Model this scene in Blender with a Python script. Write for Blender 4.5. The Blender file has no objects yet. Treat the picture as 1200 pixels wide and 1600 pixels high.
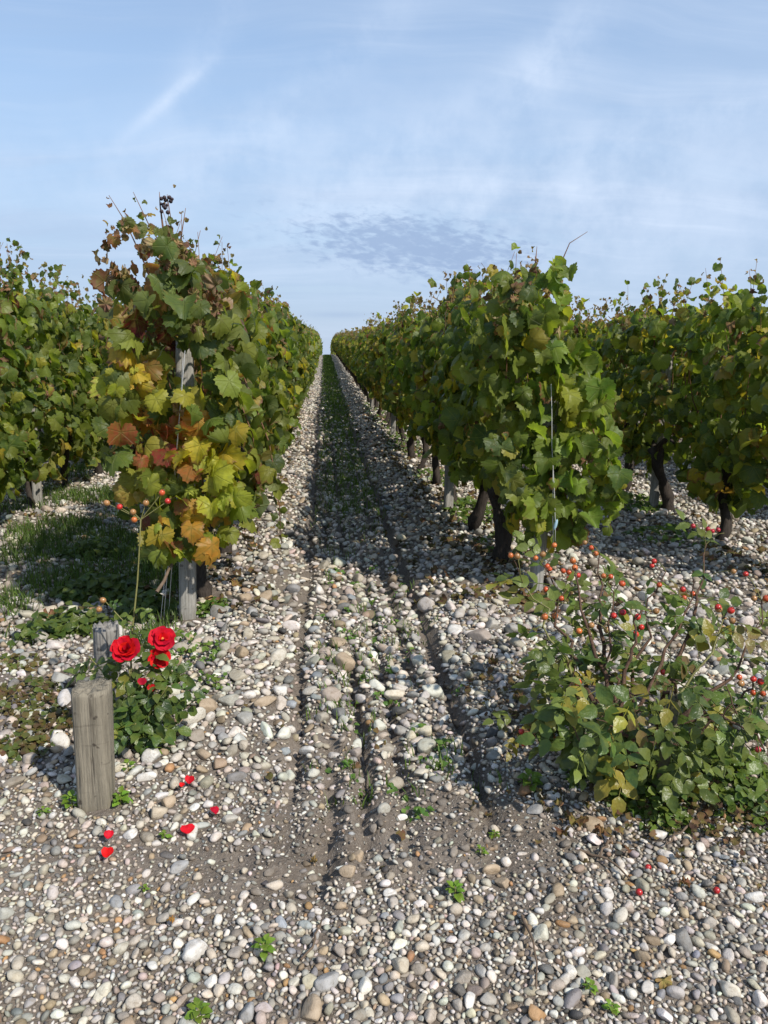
import bpy, math, random
import numpy as np
from mathutils import Matrix, Vector

# ------------------------------------------------------------------ camera, sky, sun, exposure
random.seed(7)
RNG = np.random.default_rng(11)
S = bpy.context.scene
COL = S.collection
EYE = 1.3
FPX = 1190.0                                   # focal length in photograph pixels (1200 x 1600)
PITCH = math.atan(255 / FPX)
YAW = math.atan(93 / FPX * math.cos(PITCH))

cam_d = bpy.data.cameras.new('camera')
cam_d.sensor_fit = 'VERTICAL'
cam_d.sensor_height = 36.0
cam_d.lens = 36.0 * FPX / 1600.0
cam_d.clip_start = 0.05
cam_d.clip_end = 2000
cam = bpy.data.objects.new('camera', cam_d)
COL.objects.link(cam)
cam.location = (0, 0, EYE)
cam.rotation_euler = (math.pi / 2 - PITCH, 0, -YAW)
S.camera = cam

S.view_settings.view_transform = 'Standard'
S.view_settings.look = 'None'
S.view_settings.gamma = 1
S.view_settings.use_curve_mapping = False
S.view_settings.exposure = 0.40
S.cycles.max_bounces = 6
S.cycles.diffuse_bounces = 3
S.cycles.glossy_bounces = 2
S.cycles.transmission_bounces = 3
S.cycles.caustics_reflective = False
S.cycles.caustics_refractive = False

SUN_TO = Vector((0.67, -0.74, 0.97)).normalized()    # direction towards the sun
SUN_EL = math.asin(SUN_TO.z)
SUN_AZ = math.atan2(SUN_TO.x, SUN_TO.y)
sun_d = bpy.data.lights.new('sun', 'SUN')
sun_d.energy = 4.1
sun_d.angle = math.radians(1.0)
sun_d.color = (1.0, 0.95, 0.87)
sun = bpy.data.objects.new('sun', sun_d)
COL.objects.link(sun)
sun.location = (4, -4, 8)
sun.rotation_euler = (-SUN_TO).to_track_quat('-Z', 'Y').to_euler()

# camera basis for turning a pixel of the photograph into a point of the place
_F = np.array([math.sin(YAW) * math.cos(PITCH), math.cos(YAW) * math.cos(PITCH), -math.sin(PITCH)])
_R = np.array([math.cos(YAW), -math.sin(YAW), 0.0])
_U = np.cross(_R, _F)


def ray(px, py):
    return _F * FPX + _R * (px - 600) - _U * (py - 800)


def at(px, py, Y):
    d = ray(px, py)
    return np.array([0, 0, EYE]) + d * (Y / d[1])


def on_flat(px, py):
    d = ray(px, py)
    return np.array([0, 0, EYE]) + d * (-EYE / d[2])


# ------------------------------------------------------------------ node helpers
class NT:
    def __init__(self, tree):
        self.t = tree
        tree.nodes.clear()

    def n(self, typ, **kw):
        nd = self.t.nodes.new(typ)
        for k, v in kw.items():
            if k.startswith('i_'):
                nd.inputs[k[2:].replace('_', ' ')].default_value = v
            else:
                setattr(nd, k, v)
        return nd

    def l(self, a, b):
        self.t.links.new(a, b)

    def m(self, op, a, b=None, c=None, clamp=False):
        nd = self.t.nodes.new('ShaderNodeMath')
        nd.operation = op
        nd.use_clamp = clamp
        for i, v in enumerate((a, b, c)):
            if v is None:
                continue
            if isinstance(v, (int, float)):
                nd.inputs[i].default_value = v
            else:
                self.t.links.new(v, nd.inputs[i])
        return nd.outputs[0]

    def vm(self, op, a, b=None):
        nd = self.t.nodes.new('ShaderNodeVectorMath')
        nd.operation = op
        for i, v in enumerate((a, b)):
            if v is None:
                continue
            if isinstance(v, (tuple, list)):
                nd.inputs[i].default_value = v
            else:
                self.t.links.new(v, nd.inputs[i])
        return nd

    def mix(self, f, a, b, blend='MIX'):
        nd = self.t.nodes.new('ShaderNodeMix')
        nd.data_type = 'RGBA'
        nd.blend_type = blend
        nd.clamp_factor = True
        for i, v in ((0, f), (6, a), (7, b)):
            if isinstance(v, (int, float)):
                nd.inputs[i].default_value = v
            elif isinstance(v, (tuple, list)):
                nd.inputs[i].default_value = tuple(v) + ((1,) if len(v) == 3 else ())
            else:
                self.t.links.new(v, nd.inputs[i])
        return nd.outputs[2]

    def sm(self, v, a, b):
        nd = self.t.nodes.new('ShaderNodeMapRange')
        nd.interpolation_type = 'SMOOTHSTEP'
        nd.inputs[1].default_value = a
        nd.inputs[2].default_value = b
        self.t.links.new(v, nd.inputs[0])
        return nd.outputs[0]

    def noise(self, vec, scale, detail=4, rough=0.55, dist=0.0):
        nd = self.t.nodes.new('ShaderNodeTexNoise')
        nd.inputs['Scale'].default_value = scale
        nd.inputs['Detail'].default_value = detail
        nd.inputs['Roughness'].default_value = rough
        nd.inputs['Distortion'].default_value = dist
        if vec is not None:
            self.t.links.new(vec, nd.inputs['Vector'])
        return nd

    def mapping(self, vec, loc=(0, 0, 0), rot=(0, 0, 0), scale=(1, 1, 1)):
        nd = self.t.nodes.new('ShaderNodeMapping')
        nd.inputs[1].default_value = loc
        nd.inputs[2].default_value = rot
        nd.inputs[3].default_value = scale
        self.t.links.new(vec, nd.inputs[0])
        return nd.outputs[0]


# ------------------------------------------------------------------ world: daylight sky with thin high cloud
w = bpy.data.worlds.new('World')
S.world = w
w.use_nodes = True
k = NT(w.node_tree)
sky = k.n('ShaderNodeTexSky')
sky.sky_type = 'NISHITA'
sky.sun_disc = False
sky.sun_elevation = SUN_EL
sky.sun_rotation = SUN_AZ
sky.altitude = 50
sky.air_density = 1.15
sky.dust_density = 0.3
sky.ozone_density = 2.6
SKY_STRENGTH = 0.14
tc = k.n('ShaderNodeTexCoord')
d = tc.outputs['Generated']
sep = k.n('ShaderNodeSeparateXYZ')
k.l(d, sep.inputs[0])
zz = k.m('ADD', k.m('MAXIMUM', sep.outputs[2], 0.0), 0.18)
cx = k.m('DIVIDE', sep.outputs[0], zz)
cy = k.m('DIVIDE', sep.outputs[1], zz)
cmb = k.n('ShaderNodeCombineXYZ')
k.l(cx, cmb.inputs[0])
k.l(cy, cmb.inputs[1])
pl = cmb.outputs[0]
warp = k.noise(pl, 0.7, 3)
wv = k.vm('MULTIPLY_ADD', warp.outputs['Color'], (0.8, 0.8, 0.0))
k.l(pl, wv.inputs[2])
st1 = k.noise(k.mapping(wv.outputs[0], rot=(0, 0, math.radians(35)), scale=(0.45, 1.5, 1)), 1.0, 6, 0.55)
st2 = k.noise(k.mapping(wv.outputs[0], loc=(3, 1, 0), rot=(0, 0, math.radians(-20)), scale=(0.3, 1.1, 1)), 1.6, 6, 0.6)
veil = k.m('ADD', k.m('MULTIPLY', k.sm(st1.outputs[0], 0.35, 0.72), 0.22), k.m('MULTIPLY', k.sm(st2.outputs[0], 0.4, 0.75), 0.16))
st3 = k.noise(k.mapping(wv.outputs[0], loc=(7, 2, 0), rot=(0, 0, math.radians(48)), scale=(0.35, 2.6, 1)), 1.5, 7, 0.62)
cloudw = k.m('ADD', k.m('MULTIPLY', k.sm(st1.outputs[0], 0.45, 0.72), 0.16), k.m('MULTIPLY', k.m('MULTIPLY', k.sm(st3.outputs[0], 0.42, 0.74), k.sm(st2.outputs[0], 0.3, 0.6)), 0.34))
hor = k.m('SUBTRACT', 1.0, k.sm(sep.outputs[2], 0.0, 0.55))
veil = k.m('ADD', veil, k.m('MULTIPLY', k.m('SUBTRACT', 1.0, k.sm(sep.outputs[2], 0.0, 0.42)), 0.62))
veil = k.m('ADD', veil, 0.30)


def spot(px, py, ang, su, sv):
    """a soft elongated patch of sky about the direction of one cloud; returns (mask, coords)"""
    D = Vector(ray(px, py)).normalized()
    rt = D.cross(Vector((0, 0, 1))).normalized()
    up = rt.cross(D)
    a = math.radians(ang)
    e1 = rt * math.cos(a) + up * math.sin(a)
    e2 = up * math.cos(a) - rt * math.sin(a)
    u = k.vm('DOT_PRODUCT', d, tuple(e1)).outputs['Value']
    v = k.vm('DOT_PRODUCT', d, tuple(e2)).outputs['Value']
    fw = k.m('GREATER_THAN', k.vm('DOT_PRODUCT', d, tuple(D)).outputs['Value'], 0.0)
    q = k.m('ADD', k.m('POWER', k.m('ABSOLUTE', k.m('DIVIDE', u, su)), 2.0), k.m('POWER', k.m('ABSOLUTE', k.m('DIVIDE', v, sv)), 2.0))
    return k.m('MULTIPLY', fw, k.m('POWER', 2.718, k.m('MULTIPLY', q, -1.0))), u, v


wisp = k.noise(d, 14, 5, 0.6)
wm = k.sm(wisp.outputs[0], 0.25, 0.7)
for (px, py, ang, su, sv, amt) in ((268, 150, 40, 0.055, 0.007, 0.42), (330, 60, 55, 0.10, 0.02, 0.16), (860, 95, 50, 0.07, 0.03, 0.30),
                                   (1080, 190, 8, 0.14, 0.02, 0.22), (600, 240, 30, 0.2, 0.02, 0.14), (720, 330, 5, 0.22, 0.05, 0.14), (950, 330, -5, 0.4, 0.10, 0.30), (250, 260, 10, 0.3, 0.05, 0.16), (500, 120, 38, 0.22, 0.025, 0.18)):
    mk, _, _ = spot(px, py, ang, su, sv)
    cloudw = k.m('ADD', cloudw, k.m('MULTIPLY', k.m('MULTIPLY', mk, wm), amt * 1.6))
veil = k.m('MINIMUM', veil, 0.9)
skyc = k.mix(veil, sky.outputs[0], (2.35, 3.1, 4.35))
skyc = k.mix(k.m('MULTIPLY', k.m('MINIMUM', cloudw, 1.0), 0.85), skyc, (4.2, 4.85, 5.9))
# small mottled altocumulus bank, greyer than the veil behind it
mk, u, v = spot(650, 385, -6, 0.155, 0.038)
mk2, _, _ = spot(520, 340, -4, 0.12, 0.02)
cu = k.n('ShaderNodeCombineXYZ')
k.l(k.m('MULTIPLY', u, 46), cu.inputs[0])
k.l(k.m('MULTIPLY', v, 130), cu.inputs[1])
mot = k.noise(cu.outputs[0], 1.0, 5, 0.6, 0.3)
bank = k.m('MULTIPLY', k.sm(k.m('ADD', mot.outputs[0], k.m('MULTIPLY', mk, 0.36)), 0.56, 0.86), k.sm(mk, 0.02, 0.5))
bank2 = k.m('MULTIPLY', k.sm(mot.outputs[0], 0.52, 0.68), k.m('MULTIPLY', mk2, 0.5))
mk3, _, _ = spot(530, 492, 0, 0.04, 0.004)
bank = k.m('MAXIMUM', bank, k.m('MAXIMUM', bank2, k.m('MULTIPLY', mk3, 0.4)))
skyc = k.mix(k.m('MULTIPLY', bank, 0.85), skyc, (1.9, 2.6, 3.9))
bg = k.n('ShaderNodeBackground')
bg.inputs['Strength'].default_value = SKY_STRENGTH
k.l(skyc, bg.inputs['Color'])
wo = k.n('ShaderNodeOutputWorld')
k.l(bg.outputs[0], wo.inputs['Surface'])


# ------------------------------------------------------------------ numeric helpers
def _hash(ix, iy, s):
    v = np.sin(ix * 127.1 + iy * 311.7 + s * 74.7) * 43758.5453
    return v - np.floor(v)


def vnoise(x, y, s=0):
    x = np.asarray(x, float)
    y = np.asarray(y, float)
    ix, iy = np.floor(x), np.floor(y)
    fx, fy = x - ix, y - iy
    fx = fx * fx * (3 - 2 * fx)
    fy = fy * fy * (3 - 2 * fy)
    a = _hash(ix, iy, s) * (1 - fx) + _hash(ix + 1, iy, s) * fx
    b = _hash(ix, iy + 1, s) * (1 - fx) + _hash(ix + 1, iy + 1, s) * fx
    return a * (1 - fy) + b * fy


def fbm(x, y, s=0, o=4):
    t, a, tot = 0, 1.0, 0
    for i in range(o):
        t = t + a * vnoise(x * 2 ** i, y * 2 ** i, s + i * 13)
        tot += a
        a *= 0.5
    return t / tot


def sstep(v, a, b):
    t = np.clip((v - a) / (b - a), 0, 1)
    return t * t * (3 - 2 * t)


GROOVES = ((-0.13, 0.026, 0.7), (-0.02, 0.022, 1.0), (0.09, 0.022, 1.1), (0.20, 0.020, 0.6), (0.315, 0.022, 0.8), (0.435, 0.024, 1.05))


def rise(y):
    y = np.asarray(y, float)
    up = 0.72 * sstep(y, 6, 72)
    return up - np.maximum(y - 74, 0) ** 2 * 0.0022


def groove_amt(x, y):
    x = np.asarray(x, float)
    y = np.asarray(y, float)
    wob = (vnoise(y * 1.3, y * 0 + 3, 5) - 0.5) * 0.035 + 0.02 * np.sin(y * 0.35)
    g = 0
    for (gx, gw, ga) in GROOVES:
        xx = x - gx - wob - (vnoise(y * 3 + gx * 40, y * 0, 8) - 0.5) * 0.02
        vis = 1.0 if gx in (0.435, -0.13) else sstep(vnoise(y * 1.1 + gx * 55, y * 0 + 9, 4), 0.1, 0.45)
        g = g + ga * vis * np.exp(-(xx / gw) ** 2)
    return g * sstep(y + 0.5 * (vnoise(x * 9, y * 0, 17) - .5), 1.5, 2.1)


def gh(x, y):
    """height of the ground"""
    x = np.asarray(x, float)
    y = np.asarray(y, float)
    z = rise(y)
    far = sstep(y, 1.9, 3.2)
    z = z + far * (0.055 * np.exp(-((x + 0.38) / 0.17) ** 2) + 0.06 * np.exp(-((x - 0.70) / 0.18) ** 2))
    z = z + 0.05 * (fbm(x * 1.5, y * 1.5, 3, 3) - 0.5) + 0.022 * (fbm(x * 7, y * 5, 21, 3) - 0.5)
    clod = sstep(y, 1.5, 1.75) * (1 - sstep(y, 2.5, 3.0)) * np.exp(-((x - 0.0) / 0.5) ** 2)
    z = z + clod * 0.07 * (fbm(x * 16, y * 12, 33, 3) - 0.5)
    z = z - (0.058 + 0.024 * (1 - sstep(y, 2.4, 3.4)) + 0.03 * sstep(y, 3.5, 6)) * groove_amt(x, y)
    return z


def on_ground(px, py):
    p = on_flat(px, py)
    for _ in range(3):
        h_ = float(gh(p[0], p[1]))
        dd = ray(px, py)
        p = np.array([0, 0, EYE]) + dd * ((h_ - EYE) / dd[2])
    return p


# ------------------------------------------------------------------ mesh helpers
def mesh_np(name, V, F, mat=None, col=None, lp=None, smooth=True, mats=None, midx=None):
    me = bpy.data.meshes.new(name)
    V = np.ascontiguousarray(V, np.float32)
    F = np.ascontiguousarray(F, np.int32)
    kf = F.shape[1]
    me.vertices.add(len(V))
    me.vertices.foreach_set('co', V.ravel())
    me.loops.add(F.size)
    me.loops.foreach_set('vertex_index', F.ravel())
    me.polygons.add(len(F))
    me.polygons.foreach_set('loop_start', np.arange(0, F.size, kf, dtype=np.int32))
    me.polygons.foreach_set('use_smooth', np.full(len(F), smooth, dtype=bool))
    if midx is not None:
        me.polygons.foreach_set('material_index', np.ascontiguousarray(midx, np.int32))
    if col is not None:
        a = me.attributes.new('col', 'FLOAT_COLOR', 'POINT')
        a.data.foreach_set('color', np.ascontiguousarray(col, np.float32).ravel())
    if lp is not None:
        a = me.attributes.new('lp', 'FLOAT_VECTOR', 'POINT')
        a.data.foreach_set('vector', np.ascontiguousarray(lp, np.float32).ravel())
    me.update(calc_edges=True)
    for m_ in (mats or ([mat] if mat else [])):
        me.materials.append(m_)
    return me


def link(name, data, parent=None, loc=None, rot=None):
    o = bpy.data.objects.new(name, data)
    COL.objects.link(o)
    if parent is not None:
        o.parent = parent
    if loc is not None:
        o.location = loc
    if rot is not None:
        o.rotation_euler = rot
    return o


def tag(o, label=None, cat=None, group=None, kind=None):
    if label:
        o['label'] = label
    if cat:
        o['category'] = cat
    if group:
        o['group'] = group
    if kind:
        o['kind'] = kind
    return o


def thing(name, loc, label, cat, group=None):
    o = link(name, None, None, tuple(float(v) for v in loc))
    o.empty_display_size = 0.1
    return tag(o, label, cat, group)


def frame_from(n, t):
    """(m,3) normals and tip directions to (m,3,3) rotation matrices with columns x, tip, normal"""
    n = n / np.linalg.norm(n, axis=1, keepdims=True)
    t = t - n * np.sum(n * t, axis=1, keepdims=True)
    t = t / (np.linalg.norm(t, axis=1, keepdims=True) + 1e-9)
    x = np.cross(t, n)
    return np.stack([x, t, n], axis=2)


def batch(tmpl, R, P, s):
    """instances of a template baked into one vertex/face array"""
    V, F = tmpl['V'], tmpl['F']
    m = len(P)
    VV = np.einsum('mij,nj->mni', R, V) * s[:, None, None] + P[:, None, :]
    FF = F[None] + (np.arange(m) * len(V))[:, None, None]
    return VV.reshape(-1, 3), FF.reshape(-1, F.shape[1])


class Bag:
    """collects batches into one mesh"""
    def __init__(self):
        self.V, self.F, self.C, self.L, self.n = [], [], [], [], 0

    def add(self, V, F, C, L=None):
        self.V.append(V)
        self.F.append(F + self.n)
        C = np.asarray(C, float)
        if C.ndim == 1:
            C = np.tile(C, (len(V), 1))
        self.C.append(C)
        self.L.append(np.zeros((len(V), 3)) if L is None else L)
        self.n += len(V)

    def add_t(self, tmpl, R, P, s, C):
        V, F = batch(tmpl, R, P, s)
        nv = len(tmpl['V'])
        self.add(V, F, np.repeat(C, nv, axis=0), np.tile(tmpl['L'], (len(P), 1)))

    def mesh(self, name, mat, smooth=True):
        return mesh_np(name, np.concatenate(self.V), np.concatenate(self.F), mat, np.concatenate(self.C), np.concatenate(self.L), smooth)


def tube(pts, rad, ns=6, cap=True, rough=0.0, rng=None):
    pts = np.asarray(pts, float)
    rad = np.broadcast_to(np.asarray(rad, float), (len(pts),))
    tg = np.gradient(pts, axis=0)
    tg /= np.linalg.norm(tg, axis=1, keepdims=True) + 1e-9
    ref = np.array([0.31, 0.87, 0.38])
    V = []
    a = np.arange(ns) / ns * 2 * np.pi
    for i in range(len(pts)):
        u = np.cross(tg[i], ref)
        u /= np.linalg.norm(u) + 1e-9
        v = np.cross(tg[i], u)
        r = rad[i] * (1 + (rough * (rng.random(ns) - 0.5) * 2 if rough else 0))
        V.append(pts[i] + (np.cos(a) * r)[:, None] * u + (np.sin(a) * r)[:, None] * v)
    V = np.concatenate(V)
    F = []
    for i in range(len(pts) - 1):
        for j in range(ns):
            p, q = i * ns + j, i * ns + (j + 1) % ns
            F += [(p, q, q + ns), (p, q + ns, p + ns)]
    if cap:
        V = np.vstack([V, pts[-1] + tg[-1] * rad[-1] * 0.5])
        b = (len(pts) - 1) * ns
        F += [(b + j, b + (j + 1) % ns, len(V) - 1) for j in range(ns)]
    return V, np.array(F)


def join(parts):
    V, F, n = [], [], 0
    for v, f in parts:
        V.append(v)
        F.append(f + n)
        n += len(v)
    return np.concatenate(V), np.concatenate(F)


def curve(a, b, n=8, sag=(0, 0, 0), jit=0.0, rng=RNG):
    t = np.linspace(0, 1, n)[:, None]
    p = np.asarray(a) * (1 - t) + np.asarray(b) * t + np.asarray(sag) * (4 * t * (1 - t))
    if jit:
        j = rng.normal(0, jit, (n, 3))
        j[0] = 0
        p = p + j * np.minimum(1, t * 3)
    return p


def icosphere(sub):
    import bmesh
    bm = bmesh.new()
    bmesh.ops.create_icosphere(bm, subdivisions=sub, radius=1)
    V = np.array([v.co[:] for v in bm.verts])
    F = np.array([[v.index for v in f.verts] for f in bm.faces])
    bm.free()
    return V, F


ICO = {i: icosphere(i) for i in (1, 2, 3)}


# ------------------------------------------------------------------ materials
def new_mat(name):
    m_ = bpy.data.materials.new(name)
    m_.use_nodes = True
    return m_, NT(m_.node_tree)


def finish(k, shader):
    o = k.n('ShaderNodeOutputMaterial')
    k.l(shader, o.inputs['Surface'])


def bump(k, h, strength, dist):
    b = k.n('ShaderNodeBump')
    b.inputs['Strength'].default_value = strength
    b.inputs['Distance'].default_value = dist
    k.l(h, b.inputs['Height'])
    return b.outputs[0]


def colour_source(k, src):
    if src == 'obj':
        nd = k.n('ShaderNodeObjectInfo')
        return nd.outputs['Color'], nd.outputs['Alpha']
    nd = k.n('ShaderNodeAttribute')
    nd.attribute_name = 'col'
    return nd.outputs['Color'], nd.outputs['Alpha']


def leaf_mat(name, src, veins=True, trans=0.45, rough=0.46, burn_col=(0.20, 0.095, 0.04), spec=0.28):
    m_, k = new_mat(name)
    c, burn = colour_source(k, src)
    oi = k.n('ShaderNodeObjectInfo')
    la = k.n('ShaderNodeAttribute')
    la.attribute_name = 'lp'
    sp = k.n('ShaderNodeSeparateXYZ')
    k.l(la.outputs['Vector'], sp.inputs[0])
    x, y, e = sp.outputs
    geo = k.n('ShaderNodeNewGeometry')
    pos = geo.outputs['Position']
    nz = k.noise(pos, 38, 3)
    nz2 = k.noise(pos, 9, 2)
    c1 = k.mix(k.sm(nz.outputs[0], 0.35, 0.75), c, k.mix(0.5, c, (0.16, 0.19, 0.03)))
    c1 = k.mix(k.m('MULTIPLY', k.sm(nz2.outputs[0], 0.3, 0.8), 0.35), c1, k.mix(1.0, c1, (0.55, 0.62, 0.6), 'MULTIPLY'))
    if veins:
        ang = k.m('ABSOLUTE', k.m('ARCTAN2', x, y))
        r = k.m('SQRT', k.m('ADD', k.m('MULTIPLY', x, x), k.m('MULTIPLY', y, y)))
        dm = None
        for a0 in (0.0, 0.92, 1.95):
            dv = k.m('MULTIPLY', r, k.m('ABSOLUTE', k.m('SINE', k.m('SUBTRACT', ang, a0))))
            dm = dv if dm is None else k.m('MINIMUM', dm, dv)
        vein = k.m('SUBTRACT', 1.0, k.sm(dm, 0.004, 0.022))
        rib = k.m('SINE', k.m('ADD', k.m('MULTIPLY', dm, 55), k.m('MULTIPLY', r, 60)))
        c1 = k.mix(k.m('MULTIPLY', vein, 0.45), c1, k.mix(0.55, c1, (0.30, 0.32, 0.09)))
    ed = k.m('ADD', e, k.m('MULTIPLY', k.m('SUBTRACT', nz.outputs[0], 0.5), 0.9))
    thr = k.m('SUBTRACT', 1.28, k.m('MULTIPLY', burn, 0.72))
    bm_ = k.m('MULTIPLY', k.m('SUBTRACT', ed, thr), 4.0, clamp=True)
    c1 = k.mix(bm_, c1, burn_col)
    # one random lightness for each plant, so that alike plants differ
    hv = k.n('ShaderNodeHueSaturation')
    k.l(c1, hv.inputs['Color'])
    k.l(k.m('ADD', 0.485, k.m('MULTIPLY', oi.outputs['Random'], 0.028)), hv.inputs['Hue'])
    k.l(k.m('ADD', 0.85, k.m('MULTIPLY', oi.outputs['Random'], 0.3)), hv.inputs['Value'])
    c1 = hv.outputs[0]
    under = k.mix(0.35, c1, (0.20, 0.23, 0.12))
    c2 = k.mix(geo.outputs['Backfacing'], c1, under)
    p = k.n('ShaderNodeBsdfPrincipled')
    k.l(c2, p.inputs['Base Color'])
    p.inputs['Roughness'].default_value = rough
    p.inputs['Specular IOR Level'].default_value = spec
    hgt = nz.outputs[0]
    if veins:
        hgt = k.m('ADD', k.m('MULTIPLY', nz.outputs[0], 0.7), k.m('ADD', k.m('MULTIPLY', vein, -0.5), k.m('MULTIPLY', rib, 0.0)))
    k.l(bump(k, hgt, 0.8, 0.008), p.inputs['Normal'])
    t = k.n('ShaderNodeBsdfTranslucent')
    k.l(k.mix(1.0, c1, (2.1, 2.2, 0.9), 'MULTIPLY'), t.inputs['Color'])
    mx = k.n('ShaderNodeMixShader')
    mx.inputs[0].default_value = trans
    k.l(p.outputs[0], mx.inputs[1])
    k.l(t.outputs[0], mx.inputs[2])
    finish(k, mx.outputs[0])
    return m_


M_LEAF = leaf_mat('vine_leaf', 'attr')
M_LEAF_O = leaf_mat('vine_leaf_single', 'obj')
M_ROSE = leaf_mat('rose_leaf', 'attr', veins=False, rough=0.36, trans=0.25)
M_ROSE_O = leaf_mat('rose_leaf_single', 'obj', veins=False, rough=0.36, trans=0.25)
M_GRASS = leaf_mat('grass_blade', 'attr', veins=False, rough=0.5, trans=0.3)
M_DRY = leaf_mat('dry_leaf', 'obj', veins=True, rough=0.8, trans=0.12, spec=0.1)
M_DRY_A = leaf_mat('dry_leaf_litter', 'attr', veins=False, rough=0.85, trans=0.08, spec=0.1)


def pebble_mat(name, src):
    m_, k = new_mat(name)
    c, _ = colour_source(k, src)
    geo = k.n('ShaderNodeNewGeometry')
    pos = geo.outputs['Position']
    n1 = k.noise(pos, 55, 4, 0.6)
    n2 = k.noise(pos, 240, 3, 0.6)
    n3 = k.noise(k.mapping(pos, scale=(1, 1, 3)), 22, 3, 0.6, 1.2)
    c1 = k.mix(k.m('MULTIPLY', k.sm(n1.outputs[0], 0.42, 0.72), 0.55), c, k.mix(1.0, c, (0.62, 0.56, 0.47), 'MULTIPLY'))
    c1 = k.mix(k.m('MULTIPLY', k.sm(n2.outputs[0], 0.58, 0.70), 0.45), c1, k.mix(1.0, c1, (0.45, 0.42, 0.38), 'MULTIPLY'))
    c1 = k.mix(k.m('MULTIPLY', k.sm(n3.outputs[0], 0.60, 0.66), 0.35), c1, (0.20, 0.15, 0.10))
    p = k.n('ShaderNodeBsdfPrincipled')
    k.l(c1, p.inputs['Base Color'])
    p.inputs['Roughness'].default_value = 0.62
    p.inputs['Specular IOR Level'].default_value = 0.3
    k.l(bump(k, k.m('ADD', n1.outputs[0], k.m('MULTIPLY', n2.outputs[0], 0.35)), 0.55, 0.006), p.inputs['Normal'])
    finish(k, p.outputs[0])
    return m_


M_PEB = pebble_mat('pebble', 'attr')
M_PEB_O = pebble_mat('pebble_single', 'obj')


def soil_mat():
    m_, k = new_mat('stony_soil')
    geo = k.n('ShaderNodeNewGeometry')
    pos = geo.outputs['Position']
    n1 = k.noise(pos, 1.6, 5, 0.6)
    n2 = k.noise(pos, 14, 5, 0.6)
    n3 = k.noise(pos, 90, 4, 0.6)
    c = k.mix(k.sm(n1.outputs[0], 0.3, 0.7), (0.130, 0.105, 0.082), (0.195, 0.163, 0.132))
    c = k.mix(k.m('MULTIPLY', k.sm(n2.outputs[0], 0.35, 0.7), 0.6), c, (0.105, 0.083, 0.064))
    c = k.mix(k.m('MULTIPLY', k.sm(n3.outputs[0], 0.45, 0.7), 0.5), c, (0.25, 0.215, 0.175))
    # grit too fine to build: pale grains
    vo = k.n('ShaderNodeTexVoronoi')
    vo.inputs['Scale'].default_value = 170
    k.l(pos, vo.inputs['Vector'])
    grain = k.m('MULTIPLY', k.m('SUBTRACT', 1.0, k.sm(vo.outputs['Distance'], 0.18, 0.34)), k.m('GREATER_THAN', k.n('ShaderNodeSeparateColor').outputs[0], 2.0))
    sc = k.n('ShaderNodeSeparateColor')
    k.l(vo.outputs['Color'], sc.inputs[0])
    grain = k.m('MULTIPLY', k.m('SUBTRACT', 1.0, k.sm(vo.outputs['Distance'], 0.20, 0.36)), k.m('GREATER_THAN', sc.outputs[0], 0.55))
    c = k.mix(k.m('MULTIPLY', grain, 0.85), c, k.mix(sc.outputs[1], (0.22, 0.18, 0.14), (0.58, 0.53, 0.46)))
    # beyond the built stones the ground is the same stones, too small to build: pale cells
    sp = k.n('ShaderNodeSeparateXYZ')
    k.l(pos, sp.inputs[0])
    vf = k.n('ShaderNodeTexVoronoi')
    vf.inputs['Scale'].default_value = 13
    k.l(pos, vf.inputs['Vector'])
    sf = k.n('ShaderNodeSeparateColor')
    k.l(vf.outputs['Color'], sf.inputs[0])
    stone = k.mix(k.sm(vf.outputs['Distance'], 0.38, 0.62), k.mix(k.m('POWER', sf.outputs[0], 0.6), (0.26, 0.24, 0.21), (0.66, 0.62, 0.56)), (0.08, 0.065, 0.05))
    farm = k.sm(sp.outputs[1], 16, 30)
    c = k.mix(k.m('MULTIPLY', farm, 0.85), c, stone)
    p = k.n('ShaderNodeBsdfPrincipled')
    k.l(c, p.inputs['Base Color'])
    p.inputs['Roughness'].default_value = 0.95
    p.inputs['Specular IOR Level'].default_value = 0.1
    h1 = k.m('ADD', k.m('MULTIPLY', n2.outputs[0], 1.2), k.m('ADD', k.m('MULTIPLY', n3.outputs[0], 0.7), k.m('MULTIPLY', grain, 0.35)))
    hf = k.m('MULTIPLY', k.m('MULTIPLY', farm, k.m('SUBTRACT', 1.0, vf.outputs['Distance'])), 3.0)
    k.l(bump(k, k.m('ADD', h1, hf), 0.9, 0.012), p.inputs['Normal'])
    finish(k, p.outputs[0])
    return m_


M_SOIL = soil_mat()


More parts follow.
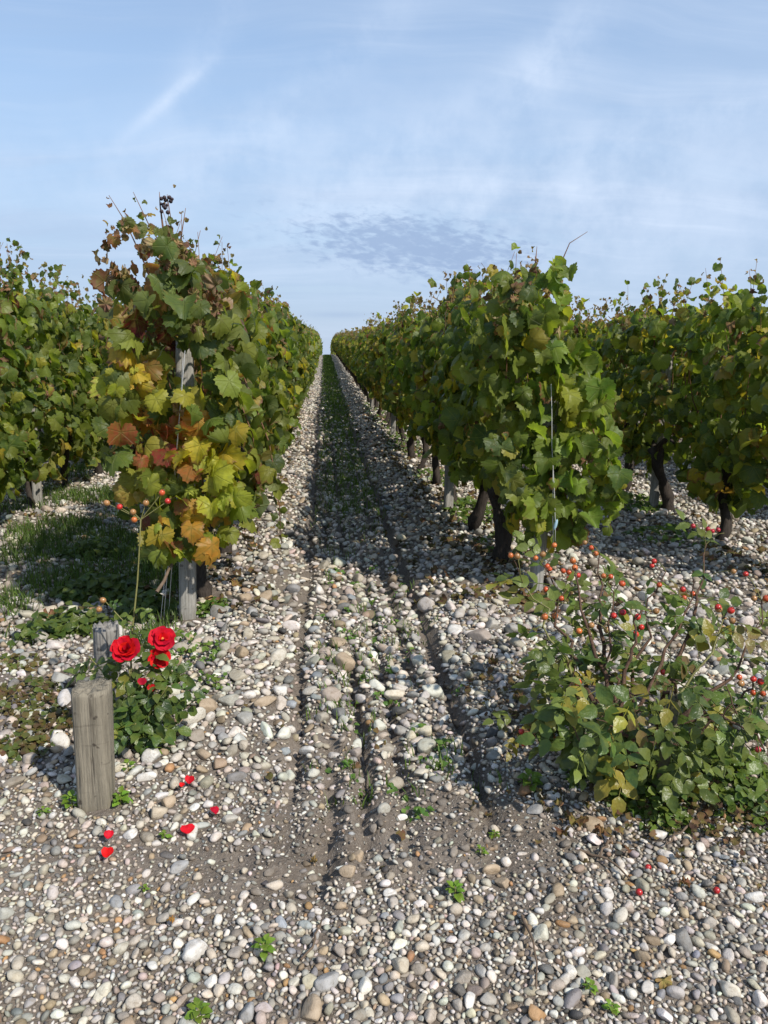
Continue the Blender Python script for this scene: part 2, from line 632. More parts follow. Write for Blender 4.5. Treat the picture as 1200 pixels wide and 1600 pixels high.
def wood_mat(name, base, dark, moss=0.0, zs=0.06):
    m_, k = new_mat(name)
    tc = k.n('ShaderNodeTexCoord')
    ob = tc.outputs['Object']
    gr = k.noise(k.mapping(ob, scale=(1, 1, zs)), 110, 5, 0.65)
    gr2 = k.noise(k.mapping(ob, scale=(1, 1, zs * 0.6)), 75, 4, 0.6, 0.4)
    bd = k.noise(k.mapping(ob, scale=(0.12, 0.12, 1)), 60, 3, 0.6)
    bl = k.noise(ob, 9, 4, 0.6)
    kn = k.noise(ob, 34, 2, 0.4)
    c = k.mix(k.sm(gr.outputs[0], 0.35, 0.7), base, tuple(v * 0.62 for v in base))
    c = k.mix(k.m('MULTIPLY', k.sm(gr2.outputs[0], 0.55, 0.72), 0.75), c, dark)
    c = k.mix(k.m('MULTIPLY', k.sm(bl.outputs[0], 0.40, 0.75), 0.55), c, tuple(v * 0.55 for v in base))
    c = k.mix(k.m('MULTIPLY', k.sm(bd.outputs[0], 0.58, 0.70), 0.30), c, dark)
    c = k.mix(k.m('MULTIPLY', k.sm(kn.outputs[0], 0.68, 0.74), 0.8), c, dark)
    if moss:
        mo = k.noise(ob, 16, 4, 0.65)
        c = k.mix(k.m('MULTIPLY', k.sm(mo.outputs[0], 0.45, 0.62), moss), c, (0.16, 0.16, 0.055))
    p = k.n('ShaderNodeBsdfPrincipled')
    k.l(c, p.inputs['Base Color'])
    p.inputs['Roughness'].default_value = 0.9
    p.inputs['Specular IOR Level'].default_value = 0.15
    k.l(bump(k, k.m('ADD', gr.outputs[0], k.m('MULTIPLY', gr2.outputs[0], -1.1)), 0.8, 0.006), p.inputs['Normal'])
    finish(k, p.outputs[0])
    return m_


M_POST = wood_mat('weathered_post_wood', (0.27, 0.235, 0.175), (0.045, 0.035, 0.027))
M_POST_GREY = wood_mat('grey_post_wood', (0.30, 0.28, 0.25), (0.06, 0.055, 0.05))
M_STAKE = wood_mat('pale_stake_wood', (0.36, 0.34, 0.30), (0.12, 0.10, 0.085))
M_MOSSY = wood_mat('mossy_stake_wood', (0.15, 0.13, 0.10), (0.05, 0.04, 0.03), moss=0.6)
M_BARK = wood_mat('vine_bark', (0.062, 0.050, 0.041), (0.012, 0.010, 0.008), zs=0.25)
M_ROSEWOOD = wood_mat('rose_bark', (0.125, 0.075, 0.05), (0.03, 0.02, 0.015), zs=0.3)


def plain_mat(name, col, rough=0.6, var=0.35, scale=60, spec=0.3, trans=0.0, src=None, vary=0.0):
    m_, k = new_mat(name)
    geo = k.n('ShaderNodeNewGeometry')
    n1 = k.noise(geo.outputs['Position'], scale, 4, 0.6)
    base = colour_source(k, src)[0] if src else None
    if base is None:
        rgb = k.n('ShaderNodeRGB')
        rgb.outputs[0].default_value = tuple(col) + (1,)
        base = rgb.outputs[0]
    c = k.mix(k.m('MULTIPLY', k.sm(n1.outputs[0], 0.35, 0.7), var), base, k.mix(1.0, base, (0.45, 0.42, 0.4), 'MULTIPLY'))
    if vary:
        oi = k.n('ShaderNodeObjectInfo')
        hv = k.n('ShaderNodeHueSaturation')
        k.l(c, hv.inputs['Color'])
        k.l(k.m('ADD', 1 - vary, k.m('MULTIPLY', oi.outputs['Random'], vary * 1.3)), hv.inputs['Value'])
        k.l(k.m('ADD', 0.492, k.m('MULTIPLY', oi.outputs['Random'], 0.010)), hv.inputs['Hue'])
        c = hv.outputs[0]
    p = k.n('ShaderNodeBsdfPrincipled')
    k.l(c, p.inputs['Base Color'])
    p.inputs['Roughness'].default_value = rough
    p.inputs['Specular IOR Level'].default_value = spec
    k.l(bump(k, n1.outputs[0], 0.3, 0.003), p.inputs['Normal'])
    if trans:
        t = k.n('ShaderNodeBsdfTranslucent')
        k.l(c, t.inputs['Color'])
        mx = k.n('ShaderNodeMixShader')
        mx.inputs[0].default_value = trans
        k.l(p.outputs[0], mx.inputs[1])
        k.l(t.outputs[0], mx.inputs[2])
        finish(k, mx.outputs[0])
    else:
        finish(k, p.outputs[0])
    return m_


M_CANE = plain_mat('vine_cane', (0.17, 0.085, 0.045), 0.6)
M_GREENSTEM = plain_mat('green_stem', (0.18, 0.17, 0.055), 0.55, 0.4)
M_HIP = plain_mat('rose_hip', (0.5, 0.1, 0.03), 0.28, 0.25, 90, 0.5, src='obj')
M_SEPAL = plain_mat('dry_sepal', (0.09, 0.06, 0.03), 0.8)
M_PETAL = plain_mat('red_petal', (0.78, 0.012, 0.014), 0.6, 0.6, 45, 0.15, trans=0.35, vary=0.28)
M_STAMEN = plain_mat('stamen', (0.55, 0.20, 0.04), 0.7)
M_STRING = plain_mat('white_string', (0.62, 0.61, 0.58), 0.6, 0.2)
M_KNOT = plain_mat('blue_knot', (0.30, 0.45, 0.52), 0.6, 0.2)
M_GRAPE = plain_mat('dried_grape', (0.045, 0.03, 0.035), 0.6)
M_TWIG = plain_mat('dead_twig', (0.15, 0.105, 0.07), 0.85, 0.5)

# ------------------------------------------------------------------ the ground
def axis_steps(segs):
    out = []
    for a, b, n in segs:
        out += list(np.linspace(a, b, n, endpoint=False))
    out.append(segs[-1][1])
    return np.array(out)


gxs = axis_steps([(-90, -20, 10), (-20, -6, 16), (-6, -2.6, 34), (-2.6, 3.0, 225), (3.0, 6.5, 34), (6.5, 20, 16), (20, 90, 10)])
gys = axis_steps([(-40, 0, 12), (0, 0.9, 10), (0.9, 6.5, 255), (6.5, 14, 90), (14, 40, 60), (40, 110, 50), (110, 125, 8)])
GX, GY = np.meshgrid(gxs, gys)
GV = np.stack([GX, GY, gh(GX, GY)], axis=2).reshape(-1, 3)
nx, ny = len(gxs), len(gys)
ii = (np.arange(ny - 1)[:, None] * nx + np.arange(nx - 1)[None]).ravel()
GF = np.stack([ii, ii + 1, ii + nx + 1, ii + nx], axis=1)
ground = link('ground', mesh_np('ground', GV, GF, M_SOIL))
tag(ground, 'stony brown vineyard soil with tillage grooves between the rows', kind='structure')


# pebbles: darts thrown largest first; a pebble keeps clear of the ones already lying there
def in_view(x, y, margin=0.45):
    dx, dy, dz = x, y, -EYE
    dep = dx * _F[0] + dy * _F[1] + dz * _F[2]
    u = (dx * _R[0] + dy * _R[1]) / np.maximum(dep, 0.05) * FPX
    m_ = margin * FPX / np.maximum(dep, 0.3)
    return (np.abs(u) < 600 + m_) & (dep > 0.3)


BARE = ((0.02, 1.84, 0.30, 0.20, 0.9), (-0.20, 1.66, 0.24, 0.10, 0.75), (0.52, 1.75, 0.22, 0.25, 0.75), (-0.42, 1.78, 0.2, 0.09, 0.55), (0.58, 1.48, 0.16, 0.1, 0.5),
        (0.1, 2.1, 0.25, 0.15, 0.45))


def cover(x, y):
    """share of the soil that pebbles hide"""
    c = np.full(np.shape(x), 0.96)
    for (bx, by, sx, sy, a) in BARE:
        c = c - a * np.exp(-((x - bx) / sx) ** 2 - ((y - by) / sy) ** 2)
    c = c - 0.66 * np.clip(groove_amt(x, y), 0, 1) * (y > 1.7)
    for gx in (-0.13, 0.435):
        c = c - 0.5 * np.exp(-((x - gx - 0.02 * np.sin(y * 0.35)) / 0.035) ** 2) * (y > 2.6)
    c = c - 0.45 * sstep(fbm(x * 2.2, y * 2.2, 61, 3), 0.55, 0.72) * sstep(y, 1.3, 1.9)
    for rx in (-0.65, 1.07):      # dark litter under the rows
        c = c - 0.45 * np.exp(-((x - rx) / 0.22) ** 2) * (y > 3.6)
    c = c - 0.35 * np.exp(-((x - 0.2) / 0.3) ** 2) * sstep(y, 4.5, 8)
    return np.clip(c, 0.06, 1)


def throw(n, xr, yr, rr, dens_fn, out, sep_=0.76):
    x = RNG.uniform(xr[0], xr[1], n)
    y = RNG.uniform(yr[0], yr[1], n)
    u = RNG.random(n)
    r = rr[0] + (rr[1] - rr[0]) * RNG.random(n) ** 1.8
    keep = in_view(x, y) & (u < dens_fn(x, y))
    cell = max(0.02, rr[1] * 1.6)
    grid = {}

    def put(q):
        e = (q[2] + rr[1]) * sep_
        for a in range(int((q[0] - e) // cell), int((q[0] + e) // cell) + 1):
            for b in range(int((q[1] - e) // cell), int((q[1] + e) // cell) + 1):
                grid.setdefault((a, b), []).append(q)

    for q in FIXED + out:
        if xr[0] - .1 < q[0] < xr[1] + .1 and yr[0] - .1 < q[1] < yr[1] + .1:
            put(q)
    for px, py, pr in zip(x[keep].tolist(), y[keep].tolist(), r[keep].tolist()):
        for (qx, qy, qr) in grid.get((int(px // cell), int(py // cell)), ()):
            lim = (qr + pr) * sep_
            if (qx - px) ** 2 + (qy - py) ** 2 < lim * lim:
                break
        else:
            q = (px, py, pr)
            put(q)
            out.append(q)


FIXED, PEB = [], []
# the few boulders one can point at in the photograph: px, py, width in px, colour
BIG = [(1030, 1306, 34, 'w'), (922, 1288, 36, 't'), (510, 1535, 36, 'g'), (305, 1484, 40, 'w'), (388, 1585, 34, 'g'), (485, 1582, 40, 't'), (415, 1110, 34, 't'),
       (540, 1042, 40, 't'), (528, 1008, 32, 't'), (712, 1003, 26, 'w'), (328, 1115, 34, 't'), (237, 1190, 34, 'w'), (228, 1222, 26, 'w'), (262, 1258, 28, 't'), (318, 1185, 26, 't'),
       (205, 1312, 28, 'w'), (280, 1358, 26, 'g'), (330, 1535, 26, 'w'), (440, 1443, 20, 'b'), (610, 1390, 26, 'w'), (627, 1275, 18, 'w'), (785, 1380, 24, 't'), (767, 1357, 26, 't'),
       (868, 1250, 26, 'w'), (836, 1270, 26, 'g'), (698, 1445, 20, 'w'), (735, 1565, 22, 'w'), (1045, 1475, 22, 'w'), (1180, 1400, 28, 'w'), (760, 1130, 24, 'w'), (800, 1110, 22, 'g'),
       (440, 1090, 26, 'w'), (350, 1160, 22, 'g'), (380, 950, 24, 't'), (412, 950, 24, 't'), (395, 975, 22, 'g'), (560, 1330, 28, 't'), (545, 1365, 26, 't'), (480, 1170, 22, 'w')]
bigrows = []
for (px, py, wd, c) in BIG:
    p = on_flat(px, py)
    dep = np.dot(p - np.array([0, 0, EYE]), _F)
    r = wd / 2 * dep / FPX
    FIXED.append((p[0], p[1], r))
    bigrows.append((p[0], p[1], r, c))
for (qx, qy, qr) in ((-0.66, 2.03, 0.065), (-0.70, 3.62, 0.05), (1.11, 3.88, 0.05), (-0.69, 2.72, 0.05)):
    FIXED.append((qx, qy, qr))


def wide(x, y):      # where stones beyond the near ground can be seen at all
    return np.where(y < 9, 1.0, ((x > -1.0) & (x < 1.5)) * 1.0)


nearf = lambda y: sstep(y, 1.9, 2.7)
throw(3600, (-3.6, 4.6), (1.7, 9), (0.027, 0.044), lambda x, y: cover(x, y) * (0.05 + 0.75 * nearf(y)), PEB)
throw(2200, (-1.1, 1.6), (9, 17), (0.028, 0.044), cover, PEB)
throw(70000, (-3.6, 4.6), (1.2, 9), (0.015, 0.027), lambda x, y: cover(x, y) * (0.06 + 0.94 * nearf(y)), PEB)
throw(9000, (-1.1, 1.6), (9, 17), (0.019, 0.028), cover, PEB)
throw(9000, (-1.0, 1.4), (17, 30), (0.020, 0.038), cover, PEB)
throw(22000, (-1.9, 2.3), (1.0, 3.6), (0.0105, 0.018), lambda x, y: cover(x, y) * 0.75, PEB)
throw(34000, (-3.4, 4.2), (3.4, 8), (0.010, 0.016), lambda x, y: cover(x, y) * (1 - 0.6 * sstep(y, 5, 8)), PEB)
throw(52000, (-1.5, 1.9), (1.0, 2.7), (0.0058, 0.0105), lambda x, y: cover(x, y) * (1 - 0.6 * sstep(y, 2.0, 2.7)), PEB)
throw(24000, (-1.2, 1.6), (1.0, 2.2), (0.0038, 0.0065), lambda x, y: cover(x, y) * .6 + .25, PEB, sep_=0.8)
NCL = len(PEB)
bare_w = lambda x, y: np.clip(1.15 - cover(x, y), 0, 1) * .9
throw(3000, (-.9, 1.0), (1.35, 2.8), (.014, .030), bare_w, PEB)
throw(16000, (-1.2, 1.6), (1.2, 3.2), (.006, .014), bare_w, PEB)
NCL2 = len(PEB)
throw(120000, (-1.0, 1.4), (1.0, 1.72), (.0062, .0120), lambda x, y: cover(x, y) ** 2, PEB, sep_=.70)
throw(24000, (.3, 1.6), (1.3, 2.1), (.006, .0115), lambda x, y: cover(x, y) ** 2, PEB, sep_=.70)
throw(60000, (-1.6, 2.0), (1.9, 3.6), (.007, .013), lambda x, y: cover(x, y) ** 2, PEB, sep_=.72)
PEB = np.array(PEB)
CLOD = (np.arange(len(PEB)) >= NCL) & (np.arange(len(PEB)) < NCL2)

PAL = {'w': (0.61, 0.575, 0.52), 'c': (0.52, 0.46, 0.38), 'g': (0.31, 0.30, 0.285), 't': (0.37, 0.285, 0.195), 'o': (0.42, 0.25, 0.12), 'b': (0.29, 0.305, 0.32),
       'd': (0.11, 0.105, 0.10), 'p': (0.45, 0.36, 0.31)}
KEYS = list(PAL)
PALA = np.array([PAL[q] for q in KEYS])


def pebble_cols(r, y, rng=RNG):
    n = len(r)
    big = np.array([0.46, 0.32, 0.10, 0.07, 0.005, 0.015, 0.015, 0.015])
    small = np.array([0.36, 0.33, 0.13, 0.10, 0.02, 0.02, 0.02, 0.02])
    t = (1 - sstep(y, 1.5, 2.4))[:, None]
    pr = big * (1 - t) + small * t
    cum = np.cumsum(pr, axis=1)
    idx = np.minimum((rng.random((n, 1)) > cum).sum(axis=1), len(KEYS) - 1)
    c = PALA[idx] * rng.uniform(0.48, 1.08, (n, 1)) * np.array([1.02, 1.0, 0.96]) * (1 + rng.normal(0, 0.03, (n, 3)))
    return np.hstack([np.clip(c, 0.03, 0.75), np.ones((n, 1))])


def pebble_template(sub, seed):
    rg = np.random.default_rng(seed)
    V, F = ICO[sub]
    V = V.copy()
    f = np.ones(len(V))
    for _ in range(4):          # a few broad facets and hollows
        dd = rg.normal(size=3)
        dd /= np.linalg.norm(dd)
        q = V @ dd
        f += rg.uniform(-0.20, 0.16) * np.clip(q, 0, 1) ** 2
    V = V * f[:, None]
    for _ in range(6):
        dd = rg.normal(size=3)
        dd /= np.linalg.norm(dd)
        lim = rg.uniform(0.45, 0.80)
        q = V @ dd
        V = V - np.clip(q - lim, 0, None)[:, None] * dd * 0.8
    return {'V': V, 'F': F, 'L': np.zeros((len(V), 3))}


PT = {s: [pebble_template(s, 100 * s + i) for i in range(8)] for s in (1, 2, 3)}


def pebble_frames(n, rng=RNG):
    az = rng.uniform(0, 2 * np.pi, n)
    tl = rng.normal(0, 0.36, (n, 2))
    nrm = np.stack([tl[:, 0], tl[:, 1], np.ones(n)], axis=1)
    tp = np.stack([np.cos(az), np.sin(az), np.zeros(n)], axis=1)
    R = frame_from(nrm, tp)
    sc = np.stack([rng.uniform(0.72, 1.0, n), rng.uniform(0.95, 1.5, n), rng.uniform(0.5, 0.9, n)], axis=1)
    return R, sc


# the 300 that show largest are stones of their own, the rest one gravel part
dep = np.sqrt(PEB[:, 0] ** 2 + PEB[:, 1] ** 2 + EYE ** 2)
pxr = PEB[:, 2] / dep * FPX
uu = (PEB[:, 0] * _R[0] + PEB[:, 1] * _R[1]) / (PEB[:, 0] * _F[0] + PEB[:, 1] * _F[1] - EYE * _F[2]) * FPX
inside = np.abs(uu) < 610
order = np.argsort(-pxr * inside * ~CLOD)
nbig = 300 - len(bigrows)
own = order[:nbig]
rest = order[nbig:]
stone_me = [mesh_np('stone', t['V'], t['F'], M_PEB_O) for t in PT[3]]
Rb, Sb = pebble_frames(300)
rows = [(a, b, c, None) for a, b, c in PEB[own]] + bigrows
cols = pebble_cols(np.array([q[2] for q in rows]), np.array([q[1] for q in rows]))
for i, (x, y, r, key) in enumerate(rows):
    o = link('stone', stone_me[i % 8], ground)
    M = Matrix(Rb[i].tolist()).to_4x4()
    o.matrix_basis = Matrix.Translation((x, y, float(gh(x, y)) + r * 0.30)) @ M @ Matrix.Diagonal((*(Sb[i] * r), 1))
    o.color = tuple(cols[i]) if key is None else tuple(np.array(PAL[key]) * random.uniform(0.9, 1.15)) + (1,)

bag = Bag()
for sub, sel in ((2, rest[pxr[rest] >= 5.6]), (1, rest[pxr[rest] < 5.6])):
    for ti in range(8):
        q = sel[ti::8]
        x, y, r = PEB[q].T
        R, sc = pebble_frames(len(q))
        R = R * sc[:, None, :]
        cc = pebble_cols(r, y)
        cd = CLOD[q]
        cc[cd, :3] = np.array((.195, .165, .133)) * RNG.uniform(.7, 1.25, (cd.sum(), 1))
        z = gh(x, y) + r * RNG.uniform(0.0, 0.62, len(q))
        bag.add_t(PT[sub][ti], R, np.stack([x, y, z], axis=1), r, cc)
gravel = link('gravel', bag.mesh('gravel', M_PEB), ground)
tag(gravel, kind='stuff')
print('pebbles', len(PEB), 'tris', len(gravel.data.polygons))

# ------------------------------------------------------------------ leaf shapes
VINE_KEYS = np.array([[0, 1.0], [13, .90], [26, .78], [40, .87], [53, .95], [66, .86], [82, .74], [98, .80], [113, .83], [130, .75], [150, .67], [166, .55], [176, .25], [180, .06]])


def vine_leaf(n_out, ring, seed, cup=0.0, droop=0.25, wave=0.05, crumple=0.0, tooth=0.06, petiole=True):
    rg = np.random.default_rng(seed)
    th = np.linspace(-np.pi, np.pi, n_out, endpoint=False) + np.pi / n_out
    asym = 1 + 0.10 * np.sin(th + rg.uniform(0, 6.28))
    r = np.interp(np.abs(np.degrees(th)), VINE_KEYS[:, 0], VINE_KEYS[:, 1]) * asym
    if tooth:
        r = r * (1 + tooth * np.where(np.arange(n_out) % 2 == 0, 1, -1) * (np.abs(th) < 2.8) + rg.normal(0, 0.015, n_out))
    rings = [r * q for q in ring] + [r]
    es = list(ring) + [1.0]
    V, L = [np.zeros((1, 3))], [np.zeros((1, 3))]
    ph = rg.uniform(0, 6.28, 3)
    for rr, e in zip(rings, es):
        x, y = rr * np.sin(th), rr * np.cos(th)
        z = cup * np.abs(x) ** 1.4 - droop * np.where(y > 0, y * y, 0.5 * y * y) - droop * 0.6 * x * x
        z = z + wave * e * e * (np.sin(3 * th + ph[0]) + 0.6 * np.sin(5 * th + ph[1]))
        if crumple:
            z = z + crumple * e * (np.sin(2 * th + ph[2]) + 0.5 * np.sin(7 * th + ph[0]))
            kx = 1 - 0.9 * e * crumple
            x, y = x * kx, y * (1 - 0.2 * e)
        V.append(np.stack([x, y, z], axis=1))
        L.append(np.stack([rr * np.sin(th) / 1.45, rr * np.cos(th) / 1.45, np.full(n_out, e)], axis=1))
    V, L = np.concatenate(V), np.concatenate(L)
    F = []
    for j in range(n_out):
        F.append((0, 1 + j, 1 + (j + 1) % n_out))
    for q in range(len(rings) - 1):
        a, b = 1 + q * n_out, 1 + (q + 1) * n_out
        for j in range(n_out):
            j2 = (j + 1) % n_out
            F += [(a + j, b + j, b + j2), (a + j, b + j2, a + j2)]
    V = V / 1.45
    F = np.array(F)[:, ::-1]
    if petiole:
        pv, pf = tube(curve((0, 0.01, -0.004), (rg.uniform(-.1, .1), -0.42, -0.22), 3, (0, 0, 0.05)), (0.012, 0.010, 0.012), 3, cap=False)
        F = np.vstack([F, pf + len(V)])
        V = np.vstack([V, pv])
        L = np.vstack([L, np.zeros((len(pv), 3))])
    return {'V': V, 'F': F, 'L': L}


HI = [vine_leaf(42, (0.5, 0.8), 10 + i, cup=c, droop=dr, wave=wv) for i, (c, dr, wv) in enumerate(
    ((0.15, .35, .10), (-0.25, .55, .10), (0.6, .40, .10), (0.0, .75, .13), (0.95, .25, .08), (-0.5, .35, .12), (0.35, .9, .11), (1.3, .45, .10), (-0.9, .6, .10)))]
HI_DRY = [vine_leaf(40, (0.5, 0.8), 40 + i, cup=c, droop=dr, wave=.10, crumple=cr) for i, (c, dr, cr) in enumerate(((0.7, .6, .42), (-.6, .9, .50), (1.1, .3, .55), (-.9, .5, .45)))]
MID = [vine_leaf(22, (0.62,), 70 + i, cup=c, droop=dr, wave=.06, petiole=False, tooth=0.03) for i, (c, dr) in enumerate(((0.15, .4), (-.35, .5), (.7, .4), (0, .8), (1.2, .4)))]
MID_DRY = [vine_leaf(16, (0.6,), 90 + i, cup=.5, droop=.4, wave=.1, crumple=.28, petiole=False) for i in range(2)]
LOW = [vine_leaf(9, (), 110 + i, cup=c, droop=.3, wave=.08, petiole=False, tooth=0.0) for i, c in enumerate((.15, -.15, .3))]
HI_ME = [mesh_np('leaf', t['V'], t['F'], M_LEAF_O, lp=t['L']) for t in HI]
HI_DRY_ME = [mesh_np('leaf', t['V'], t['F'], M_DRY, lp=t['L']) for t in HI_DRY]

# ------------------------------------------------------------------ vines
GREEN = np.array([(0.060, 0.090, 0.020), (0.100, 0.138, 0.024), (0.145, 0.180, 0.030), (0.190, 0.215, 0.036), (0.066, 0.100, 0.030)])
YELL = np.array([(0.300, 0.270, 0.035), (0.360, 0.270, 0.035), (0.220, 0.225, 0.033)])
WARM = np.array([(0.270, 0.150, 0.035), (0.200, 0.060, 0.028), (0.150, 0.035, 0.024), (0.300, 0.210, 0.045)])
BROWN = np.array([(0.260, 0.145, 0.080), (0.190, 0.095, 0.055), (0.320, 0.215, 0.130), (0.140, 0.068, 0.048)])

PROFILE = {
    'row': np.array([[.52, -.14, .16], [.66, -.24, .25], [.9, -.31, .32], [1.2, -.31, .32], [1.45, -.27, .28], [1.62, -.19, .20], [1.73, -.08, .09]]),
    'left_end': np.array([[.43, -.14, .20], [.55, -.26, .30], [.8, -.29, .32], [1.1, -.29, .31], [1.4, -.27, .29], [1.6, -.26, .20], [1.72, -.26, .08], [1.82, -.24, -.06]]),
    'row_low': np.array([[.38, -.14, .16], [.55, -.24, .25], [.9, -.31, .32], [1.2, -.31, .32], [1.45, -.27, .28], [1.62, -.19, .20], [1.74, -.08, .09]]),
    'left_low': np.array([[.32, -.12, .18], [.5, -.24, .30], [.9, -.31, .34], [1.2, -.31, .33], [1.48, -.27, .28], [1.66, -.19, .20], [1.77, -.08, .09]]),
    'right_end': np.array([[.34, .02, .30], [.52, -.06, .46], [.75, -.24, .44], [1.05, -.29, .34], [1.35, -.28, .22], [1.55, -.24, .16], [1.68, -.13, .12]]),
}


for _k, _f in (('row', .86), ('left_end', .90), ('left_low', .84), ('row_low', .9), ('right_end', .92)):
    PROFILE[_k][:, 1:] *= _f


def leaf_set(n, prof, seed, y0=-0.56, y1=0.56, end=False, yellow=0.08, warm=0.02, brown=0.10, hanging=(), dark=0.0):
    """positions, normals, tips, sizes, colours, dryness and outerness of one vine's leaves, about its foot"""
    rg = np.random.default_rng(seed)
    z0, z1 = prof[0, 0], prof[-1, 0]
    z = z0 + (z1 - z0) * rg.random(n)
    y = rg.uniform(y0, y1, n)
    ztop = z1 + 0.16 * (vnoise(y * 2.1 + seed, y * 0, seed) - 0.5) + 0.34 * (vnoise(y * 6.5 + seed, y * 0, seed + 1) - 0.5)
    zbot = z0 + 0.34 * (vnoise(y * 3.6 + seed, y * 0 + 4, seed + 2) - 0.55)
    z = zbot + (z - z0) * (ztop - zbot) / (z1 - z0)
    xl, xr = np.interp(z, prof[:, 0], prof[:, 1]), np.interp(z, prof[:, 0], prof[:, 2])
    mode = rg.random(n)
    side = np.where(mode < 0.40, -1, np.where(mode < 0.80, 1, 0))
    bl = 0.52 + 0.55 * vnoise(y * 6 + seed * 1.7, z * 6 + side * 3, seed + 9) + 0.42 * vnoise(y * 2.6 + seed * 3.1, z * 2.6 + side * 7, seed)
    inn = rg.exponential(0.085, n) - 0.03
    x = np.where(side < 0, xl * bl + inn, np.where(side > 0, xr * bl - inn, xl + (xr - xl) * rg.random(n)))
    N = np.stack([side * 1.0 + rg.normal(0, .5, n), rg.normal(0, .6, n), 0.40 + rg.normal(0, .5, n)], axis=1)
    top = sstep(z, z1 - 0.3, z1)
    N[:, 2] += 0.6 * top
    T = np.stack([side * 0.25 + rg.normal(0, .30, n), rg.normal(0, .42, n), -1 + rg.normal(0, .32, n)], axis=1)
    outer = np.abs(side) * 1.0 - inn * 3
    keep = (vnoise(y * 4.5 + side * 11, z * 4.5, seed + 5) > 0.30) & (vnoise(y * 9 + side * 5, z * 9, seed + 6) > 0.26)
    if end:      # leaves closing the near end of the row
        m_ = int(n * 0.42)
        ze = z0 + (z1 - z0) * rg.random(m_)
        ye = y0 + 0.10 - 0.22 * rg.random(m_) ** 0.8 - 0.06 * vnoise(ze * 4, ze * 0, seed)
        xe = np.interp(ze, prof[:, 0], prof[:, 1]) + (np.interp(ze, prof[:, 0], prof[:, 2]) - np.interp(ze, prof[:, 0], prof[:, 1])) * rg.random(m_)
        Ne = np.stack([rg.normal(0.12, .75, m_), -1 + rg.normal(0, .5, m_), .42 + rg.normal(0, .6, m_)], axis=1)
        Te = np.stack([rg.normal(0, .4, m_), -.25 + rg.normal(0, .3, m_), -1 + rg.normal(0, .3, m_)], axis=1)
        x, y, z = np.r_[x, xe], np.r_[y, ye], np.r_[z, ze]
        N, T = np.vstack([N, Ne]), np.vstack([T, Te])
        outer = np.r_[outer, np.full(m_, 1.2)]
        keep = np.r_[keep, (vnoise(xe * 6 + seed, ze * 5, seed + 8) > .27) & (vnoise(xe * 13 + seed, ze * 11, seed + 18) > .2)]
        top = np.r_[top, sstep(ze, z1 - .3, z1)]
    sz = np.clip(rg.normal(0.087, 0.026, len(x)), 0.04, 0.145)
    sz = sz * (1 - 0.25 * top)
    P = np.stack([x, y, z], axis=1)
    for pts in hanging:          # leaves along shoots that leave the canopy
        pts = np.asarray(pts, float)
        m_ = int(np.sum(np.linalg.norm(np.diff(pts, axis=0), axis=1)) / 0.055)
        tt = np.linspace(0.12, 1, max(3, m_))
        s_ = np.linspace(0, 1, len(pts))
        Ph = np.stack([np.interp(tt, s_, pts[:, i]) for i in range(3)], axis=1) + rg.normal(0, .016, (len(tt), 3))
        P = np.vstack([P, Ph])
        N = np.vstack([N, np.stack([rg.normal(.1, .6, len(tt)), -.5 + rg.normal(0, .5, len(tt)), .4 + rg.normal(0, .4, len(tt))], axis=1)])
        T = np.vstack([T, np.stack([rg.normal(0, .6, len(tt)), rg.normal(0, .5, len(tt)), -.8 + rg.normal(0, .4, len(tt))], axis=1)])
        sz = np.r_[sz, rg.uniform(.06, .115, len(tt)) * (1 - .5 * tt ** 2)]
        outer = np.r_[outer, np.full(len(tt), 1.3)]
        keep = np.r_[keep, np.ones(len(tt), bool)]
        top = np.r_[top, sstep(Ph[:, 2], z1 - .3, z1)]
    m_ = len(P)
    C = GREEN[rg.integers(0, len(GREEN), m_)] * rg.uniform(.8, 1.2, (m_, 1))
    u = rg.random(m_)
    cl = vnoise(P[:, 1] * 3 + P[:, 0] * 2, P[:, 2] * 3, seed + 77)      # colours come in clumps along shoots
    isy = u < yellow * (0.3 + 1.6 * cl)
    C[isy] = YELL[rg.integers(0, 3, isy.sum())]
    u2 = rg.random(m_)
    isw = u2 < warm * (0.2 + 1.8 * cl)
    C[isw] = WARM[rg.integers(0, 4, isw.sum())]
    u3 = rg.random(m_)
    dry = u3 < brown * (0.25 + 4.5 * top + 0.6 * (cl > .6))
    C[dry] = BROWN[rg.integers(0, 4, dry.sum())] * rg.uniform(.8, 1.25, (dry.sum(), 1))
    sz = np.where(dry, sz * .66, sz)
    burn = np.clip(rg.normal(.12, .22, m_) + 0.35 * isy + .3 * isw + .15 * top, 0, .95)
    C = np.hstack([C, burn[:, None]])
    q = keep
    return dict(P=P[q], N=N[q], T=T[q], s=sz[q], C=C[q], dry=dry[q], outer=outer[q])


def trunk_mesh(seed, height=0.52, ns=9, arms=True, name='trunk'):
    rg = np.random.default_rng(seed)
    n = 10
    t = np.linspace(0, 1, n)
    lean = rg.normal(0, .10, 2)
    pts = np.stack([lean[0] * t + .03 * np.sin(t * 5 + rg.uniform(0, 6)), lean[1] * t + .05 * np.sin(t * 4 + rg.uniform(0, 6)), -0.06 + (height + .06) * t], axis=1)
    pts[:, :2] -= pts[1, :2]
    rad = .034 + .014 * (1 - t) ** 3 + .016 * np.exp(-((t - .95) / .14) ** 2) + rg.normal(0, .006, n)
    parts = [tube(pts, rad, ns, True, .30, rg)]
    if arms:
        top = pts[-1]
        for sgn in (-1, 1):
            e = top + np.array([rg.normal(0, .05), sgn * rg.uniform(.28, .42), rg.uniform(.08, .18)])
            parts.append(tube(curve(top - [0, 0, .04], e, 6, (0, 0, .05), .012, rg), np.linspace(.032, .011, 6), 6, True, .15, rg))
    V, F = join(parts)
    return mesh_np(name, V, F, M_BARK)


